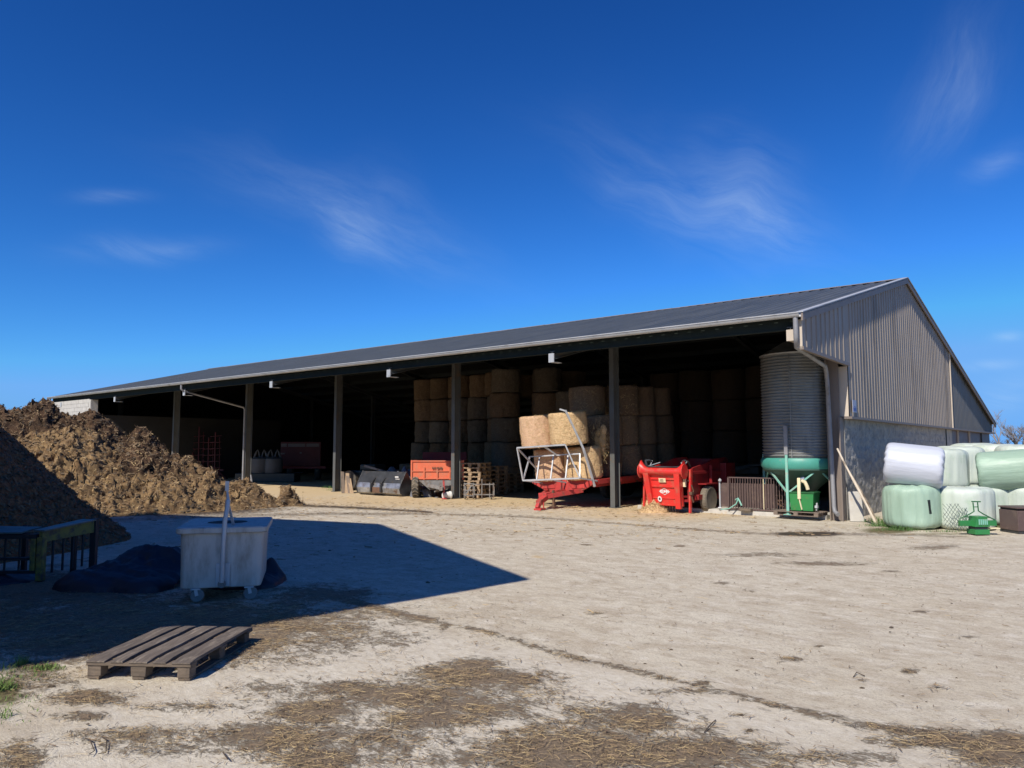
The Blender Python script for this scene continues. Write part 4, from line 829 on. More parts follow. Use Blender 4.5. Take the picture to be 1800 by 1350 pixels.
for s_ in (-1,1):
    m=MB(); a0,a1=(.42,.60),(.48,.68)
    m.add([(s_*a0[0],lean(.12)-.10,.12),(s_*a0[1],lean(.12)-.10,.12),(s_*a1[1],lean(1.05)-.10,1.05),(s_*a1[0],lean(1.05)-.10,1.05),(s_*a0[0],lean(.12)+.0,.12),(s_*a0[1],lean(.12)+.0,.12),(s_*a1[1],lean(1.05),1.05),(s_*a1[0],lean(1.05),1.05)],[(0,1,2,3),(7,6,5,4),(0,4,5,1),(3,2,6,7),(0,3,7,4),(1,5,6,2)]); m.build('lift_arm','red_paint',t,bevel=.008)
m=MB(); n=20; vs=[];fs=[]       # curved top roll of the tailgate, dipping in the middle
for i in range(n+1):
    x=-.80+1.60*i/n; up=.20*max(0,(abs(x)-.52)/.28)**2; r_=.115
    for k in range(14):
        a=2*math.pi*k/14; vs.append((x,-.20+r_*math.cos(a),1.09+r_*.85*math.sin(a)+(up*max(0,math.sin(a)) if True else 0)))
for i in range(n):
    for k in range(14): fs.append((i*14+k,i*14+(k+1)%14,(i+1)*14+(k+1)%14,(i+1)*14+k))
fs+=[tuple(range(14)),tuple(n*14+k for k in range(14))]; m.add(vs,fs); m.build('top_roll','red_paint',t,smooth=True)
for s_ in (-1,1):
    m=MB(); m.add([( s_*.80+dx,-.20+.18*math.cos(a),1.10+.20*math.sin(a)) for dx in (0,s_*.03) for a in [2*math.pi*k/18 for k in range(18)]],[tuple(range(18)),tuple(range(18,36))]+[(k,(k+1)%18,18+(k+1)%18,18+k) for k in range(18)]); m.build('end_cap','red_paint',t,bevel=.006)
m=MB(); m.tube([(-.60,-.12,1.215),(-.3,-.10,1.205),(.3,-.10,1.205),(.60,-.12,1.215)],.022,8); m.build('edge_bar','black_steel',t)
# body: side walls, floor, rear hood
SP=[(.05,.30),(.05,1.10),(.35,1.20),(.90,1.28),(1.55,1.42),(2.25,1.45),(2.45,1.30),(2.45,.45),(1.9,.32)]
for s_ in (-1,1): pr(SP,s_*.80,s_*.74,'side_wall','red_dark' if s_>0 else 'red_paint','x')  # right wall takes the darker red, its shade put into the paint
for s_ in (-1,1): pr([(-.04,.02),(.05,.02),(.14,1.15),(.02,1.15)],s_*.89,s_*.83,'side_arm','red_paint','x')
m=MB(); m.box(-.74,.74,.06,2.45,.30,.36); m.box(-.74,.74,2.39,2.45,.36,1.4); m.build('hopper','red_dark',t)
m=MB(); m.tube([(-.74,1.0,1.05),(.74,1.0,1.05)],.10,14); 
for k in range(14): a=k*2.4; x=-.68+k*.105; m.bar((x,1.0,1.05),(x,1.0+.19*math.cos(a),1.05+.19*math.sin(a)),.02)
m.build('shredder_drum','red_dark',t)
m=MB(); m.prism([(.83,.60),(.92,.60),(.92,1.25),(.83,1.25)],1.15,1.22); m.prism([(.80,.35),(.98,.35),(.98,.48),(.80,.48)],.3,2.4); m.prism([(.80,1.02),(.86,1.02),(.86,1.1),(.80,1.1)],.1,2.3); m.box(.80,1.02,1.85,2.45,.45,1.30); m.build('side_frame','red_dark',t,bevel=.01)
m=MB(); m.box(-.5,.5,2.45,3.4,.40,.52); m.build('rear_frame','red_dark',t)
for s_ in (-1,1):
    x=s_*.97; y=.86
    m=MB(); m.lathe([(.19,-.10),(.30,-.12),(.345,-.09),(.355,0),(.345,.09),(.30,.12),(.19,.10)],36,'x')
    m.v=[(a+x,b+y,c+.352) for a,b,c in m.v]; w_=m.build('wheel','tyre_dusty',t,smooth=True)
    m=MB()
    for k in range(30):
        a=2*math.pi*k/30
        for q in (-1,1): m.bar((x+q*.015,y+.352*math.cos(a),.352+.352*math.sin(a)),(x+q*.09,y+.345*math.cos(a+.08),.352+.345*math.sin(a+.08)),.022,.014,(0,math.cos(a),math.sin(a)))
    m.build('tread','tyre_dusty',w_)
    m=MB(); m.lathe([(0,-.05),(.10,-.06),(.17,-.02),(.195,-.08),(.195,.08),(.17,.02),(.10,.06),(0,.05)],24,'x'); m.v=[(a+x,b+y,c+.352) for a,b,c in m.v]; m.build('rim','rim',w_,smooth=True)
m=MB(); m.box(.80,1.10,.55,1.25,.74,.77); m.build('mudguard','red_dark',t)
# pins, hoses and tines
for s_ in (-1,1):
    m=MB()
    for k in range(3):
        bx=s_*.70; pts=[(bx+rnd.uniform(-.05,.05),-.05,1.20),(bx+rnd.uniform(-.12,.02),-.02,1.34+.02*k),(bx+rnd.uniform(-.02,.14),.10,1.36),(bx+rnd.uniform(-.05,.05),.25,1.22)]
        P=[Vector(p) for p in pts]; c=[]
        for i in range(3):
            for q in range(5): u=q/5; c.append(P[i].lerp(P[i+1],u)+Vector((0,0,.02*math.sin(u*3.14))))
        m.tube(c+[P[3]],.012,6)
    m.build('hose','black_steel',t,smooth=True)
    m=MB(); m.bar((s_*.66,-.05,1.22),(s_*.40,.25,1.32),.03,.02); m.bar((s_*.62,.0,1.20),(s_*.66,.2,1.36),.02); m.build('lever','galv',t)
m=MB(); m.bar((.84,-.04,.86),(.84,.30,.84),.03); m.tube([(.93,.0,.75),(.96,.05,.60),(.93,.02,.42),(.95,.06,.30)],.02,6); m.box(.86,.97,-.05,.03,.50,.57); m.build('hydraulic_ram','rust',t)
for k in range(7):
    m=MB(); m.tube([(-.15+k*.10,-.02,.22),(-.15+k*.10,-.05,.12),(-.14+k*.10,-.03,.04)],.008,5); m.build('tine','rust',t)
m=MB(); m.box(.66,.76,-.06,-.02,.70,.98); m.build('guide_plate','cream',t)
# badge: white diamond outline with the maker's letters, round sticker and warning label
def on_gate(x,z,off=.006): return Matrix.Translation((x,lean(z)-off,z))@Matrix.Rotation(R(101.2),4,'X')
m=MB(); q=[(-.21,0),(0,-.095),(.21,0),(0,.095)]; q2=[(-.185,0),(0,-.080),(.185,0),(0,.080)]
m.add([(a,b,0) for a,b in q]+[(a,b,0) for a,b in q2],[(i,(i+1)%4,4+(i+1)%4,4+i) for i in range(4)]); bd=m.build('badge','white_print',t,fix=False); bd.matrix_local=on_gate(.01,.56)
tx=text_mesh('badge_lettering','KUHN',.095,'white_print',bd,Matrix.Translation((0,0,.0015)),depth=.001,sx=1.15)
m=MB(); m.box(-.13,.13,-.055,.055,0,.003); lb=m.build('warning_label','label_cream',t); lb.matrix_local=on_gate(.0,.86,.04)
m=MB(); 
for k in range(3): m.box(-.11+.02*k,.05,-.035+.025*k,-.025+.025*k,.003,.005)
m.build('label_print','dark_print',lb)
m=MB(); m.lathe([(0,0),(.075,0),(.075,.004),(0,.004)],28); st_=m.build('speed_sticker','white_print',t); st_.matrix_local=on_gate(-.18,.36,.03)
m=MB(); m.lathe([(0,.004),(.035,.004),(.035,.006),(0,.006)],20); m.build('sticker_print','dark_print',st_)
# straw under the tailgate
def clump(name,label,loc,sx,sy,h,n,seed,m1='straw_bale',m2='loose_straw',cat='straw clump'):
    nx=44; u=np.linspace(-1,1,nx); U,Vv=np.meshgrid(u,u,indexing='ij'); rr=np.hypot(U,Vv); e=np.clip(1-rr,0,1)**.55
    z=h*e*(.55+.8*ridged(U*2.4+seed,Vv*2.4,seed,3)); z=np.where(rr>=1,-.03,z)
    V=np.stack([U*sx,Vv*sy,z],-1); o=grid_mesh(name,V.reshape(-1,3),nx,nx,m1); o.location=loc; tag(o,label,cat)
    i=rg.integers(2,nx-2,n); j=rg.integers(2,nx-2,n); a=V[i,j]; k=a[:,2]>.02; a=a[k]; q=len(a)
    if q: slivers('straw',a+np.array([0,0,.01]),np.tile([0,0,1.],(q,1)),rg.uniform(.05,.20,q),rg.uniform(.004,.010,q),m2,o,tilt=.9)['kind']='stuff'
    return o
clump('straw_clump','golden clump of straw spilling out under the red tailgate',Wd(-9.98,18.08,0),.40,.28,.26,700,5)
clump('straw_clump','narrow wisp of straw behind the left foot of the red tailgate',Wd(-10.32,18.40,0),.20,.25,.46,400,9)
# ================================================================ SILO
t=thing('feed_silo','tall corrugated grey feed silo on green legs with a green cone bottom','silo',Wd(-6.47,19.36,.0),FR)
m=MB(); prof=[];z=1.42
prof.append((.90,1.40))
while z<4.02:
    for k in range(6): a=k/6*2*math.pi; prof.append((.922+.020*math.sin(a),z+k/6*.076))
    z+=.076
prof.append((.93,z)); m.lathe(prof,72); m.build('silo_body','silo_sheet',t,smooth=True)
m=MB(); m.lathe([(.95,4.03),(.96,4.06),(.3,4.45),(.28,4.5),(0,4.5)],48); m.build('silo_roof','silo_sheet',t,smooth=True)
for a in (275,335,95): 
    x,y=.945*math.cos(R(a)),.945*math.sin(R(a)); m=MB(); m.bar((x,y,1.42),(x,y,4.0),.02,.012); m.build('seam_strip','silo_sheet',t)
m=MB(); m.lathe([(.95,1.46),(.985,1.40),(.985,1.26),(.95,1.20)],56); rgm=m.build('hopper_ring','silo_green',t,smooth=True)
m=MB(); m.lathe([(.955,1.47),(.93,1.40),(.95,1.17),(.16,.52),(.16,.38),(0,.38)],56); m.build('hopper_cone','cone_green',t,smooth=True)
LG=[]
for a in (268,358,88,178):
    x,y=.985*math.cos(R(a)),.985*math.sin(R(a)); LG.append((x,y))
    
    m=MB(); m.bar((x,y,.10),(x,y,1.55),.062,.062); m.box(x-.09,x+.09,y-.09,y+.09,.10,.115); m.build('leg','green_pale',t,bevel=.004)
    if a==268: m=MB(); m.bar((x,y,1.55),(x,y,2.25),.085,.085); m.build('leg_extension','galv_pipe',t)
for (i,j) in ((0,1),(1,2),(3,0)):
    a=Vector((*LG[i],0)); b_=Vector((*LG[j],0)); mid=(a+b_)/2; mid=mid*1.0
    for q in (a,b_): m=MB(); m.bar(q*1.0+Vector((0,0,.62)),mid*1.25+Vector((0,0,1.2)),.035); m.build('brace','green_pale',t)
m=MB(); m.box(-.10,.12,-1.0,-.985,.0,.0) if False else None
m=MB(); m.box(.10,.34,-.70,-.66,.88,1.08); pl=m.build('data_plate','cone_green',t); 
m=MB(); m.box(.14,.28,-.712,-.70,.93,1.02); m.build('plate_print','sign_grey',pl); m=MB(); m.box(.16,.19,-.716,-.712,.94,1.01); m.box(.21,.26,-.716,-.712,.94,.96); m.build('plate_print','dark_print',pl)
# ================================================================ BROWN GATE
ga=ground(1252,895,.0); t=thing('metal_gate','brown barred metal gate panel propped upright in front of the silo','gate',Wd(-8.40,18.76,.0),FR+R(5))
Lg=1.72; z0=.10; h0,h1=.78,.86
m=MB(); m.box(.20,Lg,-.02,.02,z0+.02,z0+.06); m.box(.20,Lg,-.02,.02,.93,.96); m.box(.20,.24,-.02,.02,z0,.96); m.box(Lg-.04,Lg,-.02,.02,z0,.96); m.build('gate_frame','brown_metal',t,bevel=.003)
for k in range(22):
    x=.24+(Lg-.28)*(k+.5)/22; m=MB(); m.box(x-.009,x+.009,-.012,.012,z0+.06,.93); m.build('gate_bar','cream' if k==13 else 'brown_metal',t)
m=MB(); x=.0
while x<1.32: m.box(x,x+.085,.05,.06,z0+.08,.80); m.box(x+.085,x+.10,.05,.075,z0+.08,.80); x+=.10
m.build('lower_sheet','brown_metal',t)
m=MB(); m.tube([(-.02,.03,z0),(-.02,.03,.84)],.022,8); m.lathe([(0,.84),(.04,.84),(.045,.88),(0,.92)],12); m.tube([(-.06,.0,z0+.05),(.03,.0,z0+.05)],.02,8); m.build('end_post','galv',t)
m=MB(); m.tube([(.42,-.05,.38),(.50,-.10,.42),(.55,-.12,.34),(.60,-.14,.24)],.022,6); m.tube([(.50,-.10,.40),(.46,-.14,.28),(.30,-.20,.16),(.10,-.26,.13)],.015,6); m.build('rope','green_pale',t,smooth=True)
m=MB(); m.box(.55,.85,-.20,-.06,.10,.17); o=m.build('brick','wood_block',bevel=.01); o.location=Wd(-8.40,18.85,0); o.rotation_euler.z=FR; tag(o,'small grey brick lying in front of the brown gate','brick')
m=MB()
for k in range(9): a=rnd.uniform(0,6); m.tube([(rnd.uniform(-.5,.3),rnd.uniform(-.15,.15),rnd.uniform(.05,.55)),(rnd.uniform(-.3,.5),rnd.uniform(-.15,.15),rnd.uniform(.1,.8))],rnd.uniform(.012,.035),6)
m.lathe([(.05,.2),(.22,.22),(.22,.28),(.05,.3)],16); o=m.build('scrap_machinery','rust'); o.location=Wd(-7.35,19.25,.1); o.rotation_euler.z=FR; tag(o,'rusty tangle of scrap bars behind the right end of the brown gate','scrap metal')
# ================================================================ GREEN BOX ON A PALLET UNDER THE SILO
pb=ground(1452,905,0)
t=thing('wooden_pallet','low dark pallet carrying the green box under the silo','pallet',Wd(-6.30,18.62,.09),FR+R(88)); t.scale=(.8,1.0,.7)
pallet_parts(t,1.1,.8,'wood_old','wood_old',near=False)
t=thing('green_box','bright green metal box with a cream pipe on top, standing on the low pallet','box',Wd(-6.18,18.62,.19),FR)
m=MB(); m.add([(-.27,-.22,.02),(.25,-.22,.02),(.28,-.24,.44),(-.29,-.24,.44),(-.27,.22,.02),(.25,.22,.02),(.28,.24,.44),(-.29,.24,.44)],[(0,1,2,3),(5,4,7,6),(4,0,3,7),(1,5,6,2),(4,5,1,0),(3,2,6,7)]); m.build('body','green_paint',t,bevel=.008)
m=MB(); m.box(-.31,.30,-.26,.26,.44,.465); m.build('lid','green_dark',t,bevel=.004)
m=MB(); m.bar((-.06,-.20,.80),(-.04,-.27,.30),.075,.05); m.bar((-.04,-.27,.30),(.02,-.28,.05),.05,.02); m.build('chute','cream',t,bevel=.01)
m=MB(); m.tube([(-.02,-.16,.74),(.06,-.14,.70),(.10,-.12,.60),(.12,-.12,.52)],.045,10); m.build('elbow_pipe','cream',t,smooth=True)
for x in (-.33,.31): m=MB(); m.box(x-.02,x+.04,-.20,-.10,.10,.16); m.tube([(x,-.15,.04),(x+.02,-.16,.22)],.02,6); m.build('latch','galv',t)
# ================================================================ SLAB AND POLE AT THE CORNER
t=MB(); t.add([(-.16,0,0),(.15,0,0),(.13,.12,.63),(.06,.13,.69),(-.15,.13,.68),(-.16,.07,0),(.15,.07,0),(.13,.19,.63),(.06,.20,.69),(-.15,.20,.68)],[(0,1,2,3,4),(9,8,7,6,5),(0,5,6,1),(1,6,7,2),(2,7,8,3),(3,8,9,4),(4,9,5,0)])
o=t.build('stone_slab','slab_stone',bevel=.01); p=ground(1508,917); o.location=(p.x,p.y,0); o.rotation_euler.z=R(-8); tag(o,'pale upright slab leaning against the corner of the gable wall','slab')
pa=ground(1541,923); t=thing('wooden_pole','long thin pole, pale with peeling brown bark, leaning on the gable wall','pole',(pa.x,pa.y,0),0)
d=Vector((-.62,.45,1.70))
m=MB(); m.tube([d*0,d*.25+Vector((.01,0,0)),d*.5,d*.75+Vector((-.012,0,0)),d],[.030,.027,.030,.024,.020],8); m.build('shaft','pole_white',t,smooth=True)
m=MB(); o2=Vector((.034,-.004,0)); m.tube([d*0+o2,d*.2+o2*1.2,d*.45+o2,d*.62+o2*.4,d*.66],[.028,.030,.026,.018,.01],7); m.tube([d*.60-o2*.5,d*.8-o2*.3,d*.95],[.02,.026,.015],7); m.build('bark','bark_pole',t,smooth=True)
# ================================================================ WRAPPED SILAGE BALES
def wrapped(px,Y,z,dia,h,m,label,axis=None,yaw=0,tilt=0,seed=0,sq=.30,lean_=0,sag=0,fo=1.):
    nu,nv=96,56; u=np.linspace(0,2*np.pi,nu,endpoint=False); v=np.linspace(-np.pi/2,np.pi/2,nv); U,Vv=np.meshgrid(u,v,indexing='ij')
    cr=np.abs(np.cos(Vv))**sq; cz=np.sign(np.sin(Vv))*np.abs(np.sin(Vv))**(sq*.85); r=dia/2*cr*(1+.05*np.cos(Vv*1.0)-.02); zz=h/2*cz
    side=np.clip(1-(np.abs(cz))**6,0,1); a=U
    fold=(ridged(np.cos(a)*4.2+seed,np.sin(a)*4.2,zz*.7+seed,3)-.6)*.035*fo*side+(fbm(np.cos(a)*2+seed,np.sin(a)*2,zz*1.8,3)-.5)*.09*fo*side
    # radial creases on the ends
    cre=(vnoise(np.cos(a)*5+seed,np.sin(a)*5,r*3+seed)-.5)*.035*(1-side)
    r=r+fold; X=r*np.cos(a); Yy=r*np.sin(a); zz=zz+cre+(-sag*(1-side)*(cz>0))
    V=np.stack([X,Yy,zz],-1).reshape(-1,3)
    i,j=np.meshgrid(np.arange(nu),np.arange(nv-1),indexing='ij'); F=np.stack([i*nv+j,((i+1)%nu)*nv+j,((i+1)%nu)*nv+j+1,i*nv+j+1],-1).reshape(-1,4)
    me=bpy.data.meshes.new('wrapped_bale'); me.vertices.add(len(V)); me.vertices.foreach_set('co',V.astype(np.float32).ravel()); quads(me,F); me.polygons.foreach_set('use_smooth',[True]*len(me.polygons)); setmat(me,m)
    o=link('wrapped_bale',me); M=Matrix.Translation((gx(px,Y),Y,z))@Matrix.Rotation(R(yaw),4,'Z')@Matrix.Rotation(R(tilt),4,'Y')@Matrix.Rotation(R(lean_),4,'X')
    if axis=='h': M=M@Matrix.Rotation(R(90),4,'Y')
    o.matrix_world=M; return tag(o,label,'silage bale','wrapped silage bales beside the gable wall')
A_=wrapped(1598,16.35,.46,1.08,.92,'wrap_green','green wrapped bale with a black tape strip, at the left foot of the pile',seed=1,sq=.34)
m=MB(); 
for k in range(6):
    a0,a1=R(-80),R(-76); z=-.12+.048*k
vs=[];fs=[]
for k in range(7):
    z=-.13+.29*k/6; rr_=.552; a=R(-83)-.003*k
    vs+=[(rr_*math.cos(a)-.0,rr_*math.sin(a)-.012,z),(rr_*math.cos(a+.11),rr_*math.sin(a+.11)-.012,z)]
m.add(vs,[(2*k,2*k+1,2*k+3,2*k+2) for k in range(6)]); tp=m.build('tape','tape_black',A_,fix=False); tp.rotation_euler=(0,R(-5),0)
q_=tp.modifiers.new('on','SHRINKWRAP'); q_.target=A_; q_.offset=.004
wrapped(1605,16.3,1.33,.86,1.12,'wrap_white','bright white wrapped bale lying on its side at the top left of the pile',axis='h',yaw=-30,tilt=7,seed=2,sq=.2,fo=.45)
wrapped(1652,17.5,1.24,1.10,.90,'wrap_pale','pale green wrapped bale in the upper row, directly right of the white one',seed=3,sq=.3)
wrapped(1684,18.7,1.27,1.10,.95,'wrap_pale','second pale wrapped bale right of the white one in the upper row',seed=4,sq=.3)
wrapped(1712,20.4,1.32,1.15,1.02,'wrap_pale','flat topped pale bale at the back of the upper row, below the dark wall posts',seed=5,sq=.3)
wrapped(1764,16.9,1.20,.86,1.04,'wrap_green','deeper green wrapped bale tipped on its side in the upper row on the right',axis='h',yaw=-34,tilt=-5,seed=6,sq=.2,fo=.5)
wrapped(1797,18.6,1.28,1.15,1.0,'wrap_pale','pale bale behind the deeper green one at the right edge',seed=7,sq=.3)
wrapped(1750,19.6,1.30,1.15,1.0,'wrap_pale','pale bale whose top shows behind the deeper green one',seed=17,sq=.3)
G_=wrapped(1690,16.15,.44,1.10,.88,'wrap_pale','pale wrapped bale under wire mesh behind the small green implement',seed=8,sq=.26,yaw=20)
wrapped(1722,17.3,.43,1.10,.86,'wrap_pale','pale wrapped bale in the lower row right of the wire mesh',seed=9,sq=.34)
wrapped(1806,16.9,.44,1.12,.88,'wrap_pale','pale wrapped bale behind the brown metal cabinet',seed=10,sq=.28)
wrapped(1762,18.7,.43,1.10,.86,'wrap_green','shaded green bale in the gap at the back of the lower row',seed=11,sq=.3)
wrapped(1640,17.7,.44,1.05,.88,'wrap_pale','shaded bale in the gap of the lower row behind the tape-marked bale',seed=12,sq=.3)
# mesh of wire over bale G
t=thing('wire_mesh','loose diamond wire mesh draped over the lower pale bale','wire mesh',(gx(1676,15.58),15.58,.0),R(14))
m=MB()
for k in range(9):
    for s_ in (-1,1):
        pts=[]
        for i in range(7):
            u=i/6*.62; x=-.34+k*.085+s_*(u-.31)*.75; z=.04+u*.85
            if -.40<x<.34 and z<.60-.35*max(0,x): pts.append((x+rnd.uniform(-.012,.012),-.045+.09*abs(x)+.06*z+rnd.uniform(-.01,.01),z))
        if len(pts)>1: m.tube(pts,.004,4,False)
m.build('wire','wire',t)
# ================================================================ SMALL GREEN IMPLEMENT + CABINET
t=thing('green_implement','small green farm implement with a bent tube handle, in front of the meshed bale','implement',(gx(1712,15.0),15.0,0),R(4)); t.scale=(.88,.88,.88)
m=MB(); m.box(-.44,.42,-.04,.04,.20,.32); m.build('cross_bar','green_paint',t,bevel=.006)
m=MB(); m.prism([(-.17,.19),(-.12,.42),(.11,.42),(.17,.19)],-.16,.12); m.build('head','green_paint',t,bevel=.008)
m=MB(); 
for k in range(5): m.box(-.095+k*.045,-.072+k*.045,-.175,-.160,.24,.36)
m.build('grille','green_pale',t)
m=MB(); m.box(-.17,.17,-.15,.15,.02,.13); m.build('foot','green_paint',t,bevel=.01)
m=MB(); m.box(-.14,.14,-.12,.12,.13,.19); m.build('neck','dark_steel',t)
m=MB(); m.tube([(-.44,0,.30),(-.42,0,.36),(-.16,0,.47),(-.075,0,.52),(-.09,0,.72)],.014,7); m.tube([(.44,0,.28),(.40,0,.33),(.14,0,.46),(.03,0,.53),(.02,0,.72)],.014,7); m.tube([(-.12,0,.74),(.09,0,.735)],.014,7); m.tube([(-.085,0,.62),(.02,0,.62)],.010,6); m.tube([(-.30,0,.40),(0,0,.40),(.3,0,.38)],.010,6); m.build('handle','green_dark',t,smooth=True)
m=MB(); m.box(.20,.42,-.14,.06,.14,.165); m.build('side_plate','cream',t)
t=thing('metal_cabinet','brown metal cabinet with a dark gap under its lid at the right edge','cabinet',(gx(1806,15.35),15.35,0),R(2))
m=MB(); m.box(-.46,.55,-.25,.30,.06,.46); m.build('body','brown_metal',t,bevel=.01)
m=MB(); m.box(-.44,.53,-.22,.28,.46,.50); m.build('gap','black_hole',t)
m=MB(); m.box(-.47,.56,-.26,.31,.50,.53); m.build('lid','brown_metal',t,bevel=.006)
m=MB(); m.box(-.44,.53,-.23,.28,.0,.06); m.build('plinth','black_steel',t)
m=MB(); m.box(-.115,-.085,-.262,-.25,.36,.50); m.build('catch','black_steel',t)
# ================================================================ LOADER BUCKET
t=thing('loader_bucket','black steel loader bucket lying back to the yard, polished lower plate','loader bucket',Wd(-21.15,18.25,0),FR+R(3))
Wb=1.10
m=MB(); prf=[(-.05,.02),(-.20,.12),(-.24,.30),(-.16,.46),(-.02,.52),(.10,.86),(.14,.86),(.02,.50),(-.12,.43),(-.19,.30),(-.16,.14),(.0,.06),(.7,.02),(.7,.0)]
lo=[(-.02,.0),(-.20,.10),(-.25,.28),(-.18,.46),(-.14,.46),(-.20,.28),(-.16,.14),(.0,.05)]
m.prism(lo,-Wb,Wb,'x'); m.build('curved_back','worn_steel',t,bevel=.006)
m=MB(); m.prism([(-.19,.462),(.06,.86),(.11,.86),(-.13,.462)],-Wb,Wb,'x'); m.build('upper_plate','black_steel',t,bevel=.004)
for s_ in (-1,1): m=MB(); m.prism([(-.02,.0),(-.22,.10),(-.27,.28),(-.19,.47),(.06,.88),(.75,.05),(.75,.0)],s_*(Wb+.002),s_*(Wb+.035),'x'); m.build('side_plate','black_steel',t,bevel=.004)
m=MB(); m.box(-Wb,Wb,0,.75,.0,.03); m.build('floor_plate','black_steel',t)
for x in (-.28,.22):
    m=MB(); m.prism([(-.25,.10),(-.34,.14),(-.34,.40),(-.26,.50),(-.10,.64),(.0,.66),(-.17,.46),(-.24,.28)],x-.03,x+.03,'x'); m.tube([(x-.06,-.30,.46),(x+.06,-.30,.46)],.03,8); m.build('hook','black_steel',t,bevel=.006)
m=MB(); m.box(-.25,.19,-.272,-.255,.10,.30); m.build('wear_plate','rust',t)
m=MB(); m.box(.75,.92,-.03,-.02,.66,.70); m.box(.80,1.0,-.055,-.045,.60,.62); o_=m.build('scratch_mark','white_print',t); o_.location=(0,-.09,0)
# covered lump behind bucket
o=crumple('covered_heap','heap of grey plastic bags and sheeting behind the black bucket',-.9,1.0,-.7,.7,.95,'bag_grey',14.,pk=[(.6,-.2,.35,.25),(-.5,-.1,.4,.15)],nm='plastic heap'); o.location=Wd(-21.9,19.7,0.05); o.rotation_euler.z=FR
o=crumple('covered_heap','pale end of a folded bag between the bucket and the orange trailer',-.45,.45,-.4,.4,.55,'bag_grey',24.,nm='plastic heap'); o.location=Wd(-19.55,18.75,0); o.rotation_euler.z=FR+.4
# ================================================================ ORANGE TIPPING TRAILER
t=thing('tipping_trailer','orange tipping trailer with dirty grey chassis, parked behind the middle post','trailer',(gx(769,26.1),26.1,0),R(1)); t.scale=(.87,1,1)
m=MB(); m.box(-1.0,1.05,.0,.06,.62,1.28); m.box(-1.0,-.94,.06,3.2,.62,1.28); m.box(.99,1.05,.06,3.2,.62,1.28); m.box(-.94,.99,.06,3.2,.62,.66); m.build('body','orange_paint',t,bevel=.006)
m=MB()
for z in (.64,.90,1.24): m.box(-1.01,1.06,-.035,-.002,z,z+.03)
for x in (-1.02,-.52,0,.5,1.03): m.box(x-.03,x+.03,-.04,-.004,.62,1.05 if abs(x)<1 else 1.29)
m.build('board_rib','orange_paint',t,bevel=.003)
m=MB(); m.box(-.95,1.0,3.14,3.2,.66,1.55); m.build('tailboard','red_dark',t)
m=MB(); 
for k in range(7): m.box(-.20+k*.06,-.20+k*.06+.04,-.042,-.037,.98,1.06)
m.build('maker_lettering','rust',t)
m=MB(); m.box(-.9,.9,.10,.25,.42,.60); m.box(-.65,-.5,.1,3.1,.40,.60); m.box(.5,.65,.1,3.1,.40,.60); m.prism([(-.75,.60),(.75,.60),(.40,.28),(-.30,.28)],-.02,.06); m.build('chassis','grey_chassis',t,bevel=.006)
m=MB(); m.bar((-.35,0,.42),(.18,-.6,.36),.09,.10); m.bar((.65,0,.42),(.28,-.6,.36),.09,.10); m.bar((.23,-.55,.36),(.23,-.95,.34),.12,.10); m.lathe([(.03,-.02),(.09,-.02),(.09,.03),(.03,.03)],14); m.build('drawbar','grey_chassis',t,bevel=.006)
m=MB(); m.bar((.30,-.55,.62),(.34,-.60,.02),.07); m.box(.24,.44,-.70,-.5,.0,.025); m.build('jack','red_frame',t)
m=MB(); 
for k in range(5): m.tube([(rnd.uniform(-.3,.1),-.05,rnd.uniform(.3,.5)),(rnd.uniform(-.2,.3),-.2,rnd.uniform(.2,.45)),(rnd.uniform(-.1,.4),-.4,rnd.uniform(.3,.5))],.02,6)
m.lathe([(.0,.2),(.12,.2),(.12,.32),(0,.32)],14); m.build('hose','grey_chassis',t,smooth=True)
for x,y in ((-.86,.75),(.86,.75),(-.86,2.2),(.86,2.2)):
    m=MB(); m.lathe([(.16,-.13),(.33,-.14),(.38,-.10),(.38,.10),(.33,.14),(.16,.13)],30,'x'); m.v=[(a+x,b+y-.55,c+.38) for a,b,c in m.v]; w_=m.build('wheel','tyre',t,smooth=True)
    m=MB()
    for k in range(18):
        a=2*math.pi*k/18
        for q in (-1,1): m.bar((x+q*.01,y-.55+.385*math.cos(a),.38+.385*math.sin(a)),(x+q*.12,y-.55+.375*math.cos(a+.2),.38+.375*math.sin(a+.2)),.035,.02,(0,math.cos(a),math.sin(a)))
    m.build('tread','tyre_dusty',w_)
t=thing('plastic_bucket','small white bucket lying on its side by the foot of the middle post','bucket',(gx(786,25.6),25.6,.12),R(30))
m=MB(); m.lathe([(0,-.14),(.10,-.14),(.125,.14),(.115,.14),(.09,-.12)],24,'x'); m.build('body','white_plastic',t,smooth=True); m=MB(); m.lathe([(.12,.10),(.135,.10),(.135,.145),(.12,.145)],24,'x'); m.build('rim','white_plastic',t,smooth=True)
# ================================================================ PALLETS AND TROLLEY FRAME BEHIND THE MIDDLE POST
rows=[]
for k in range(8): rows.append((818+17,26.5,.0+.15*k,'front'))
for k in range(7): rows.append((862,27.9,.15*k,'middle'))
for k in range(5): rows.append((893,29.4,.15*k,'right'))
ordn=['lowest','second','third','fourth','fifth','sixth','seventh','top']
proto=None
for i,(px,Y,z,nm_) in enumerate(rows):
    k=int(round(z/.15)); tot={'front':8,'middle':7,'right':5}[nm_]; w_='top' if k==tot-1 else ordn[k]
    lab='%s pallet of the %s stack of old pallets behind the middle post'%(w_,nm_)
    if proto is None:
        proto=thing('stacked_pallet',lab,'pallet'); pallet_parts(proto,1.1,.8,'wood_pale','wood_pale',near=False); o=proto
    else: o=copy_tree(proto)
    o['label']=lab; o['group']='old pallets stacked behind the middle post'; o.location=(gx(px,Y)+rnd.uniform(-.03,.03),Y,z+.005); o.rotation_euler=(0,0,R({'front':-20,'middle':-40,'right':-35}[nm_]+rnd.uniform(-3,3)))
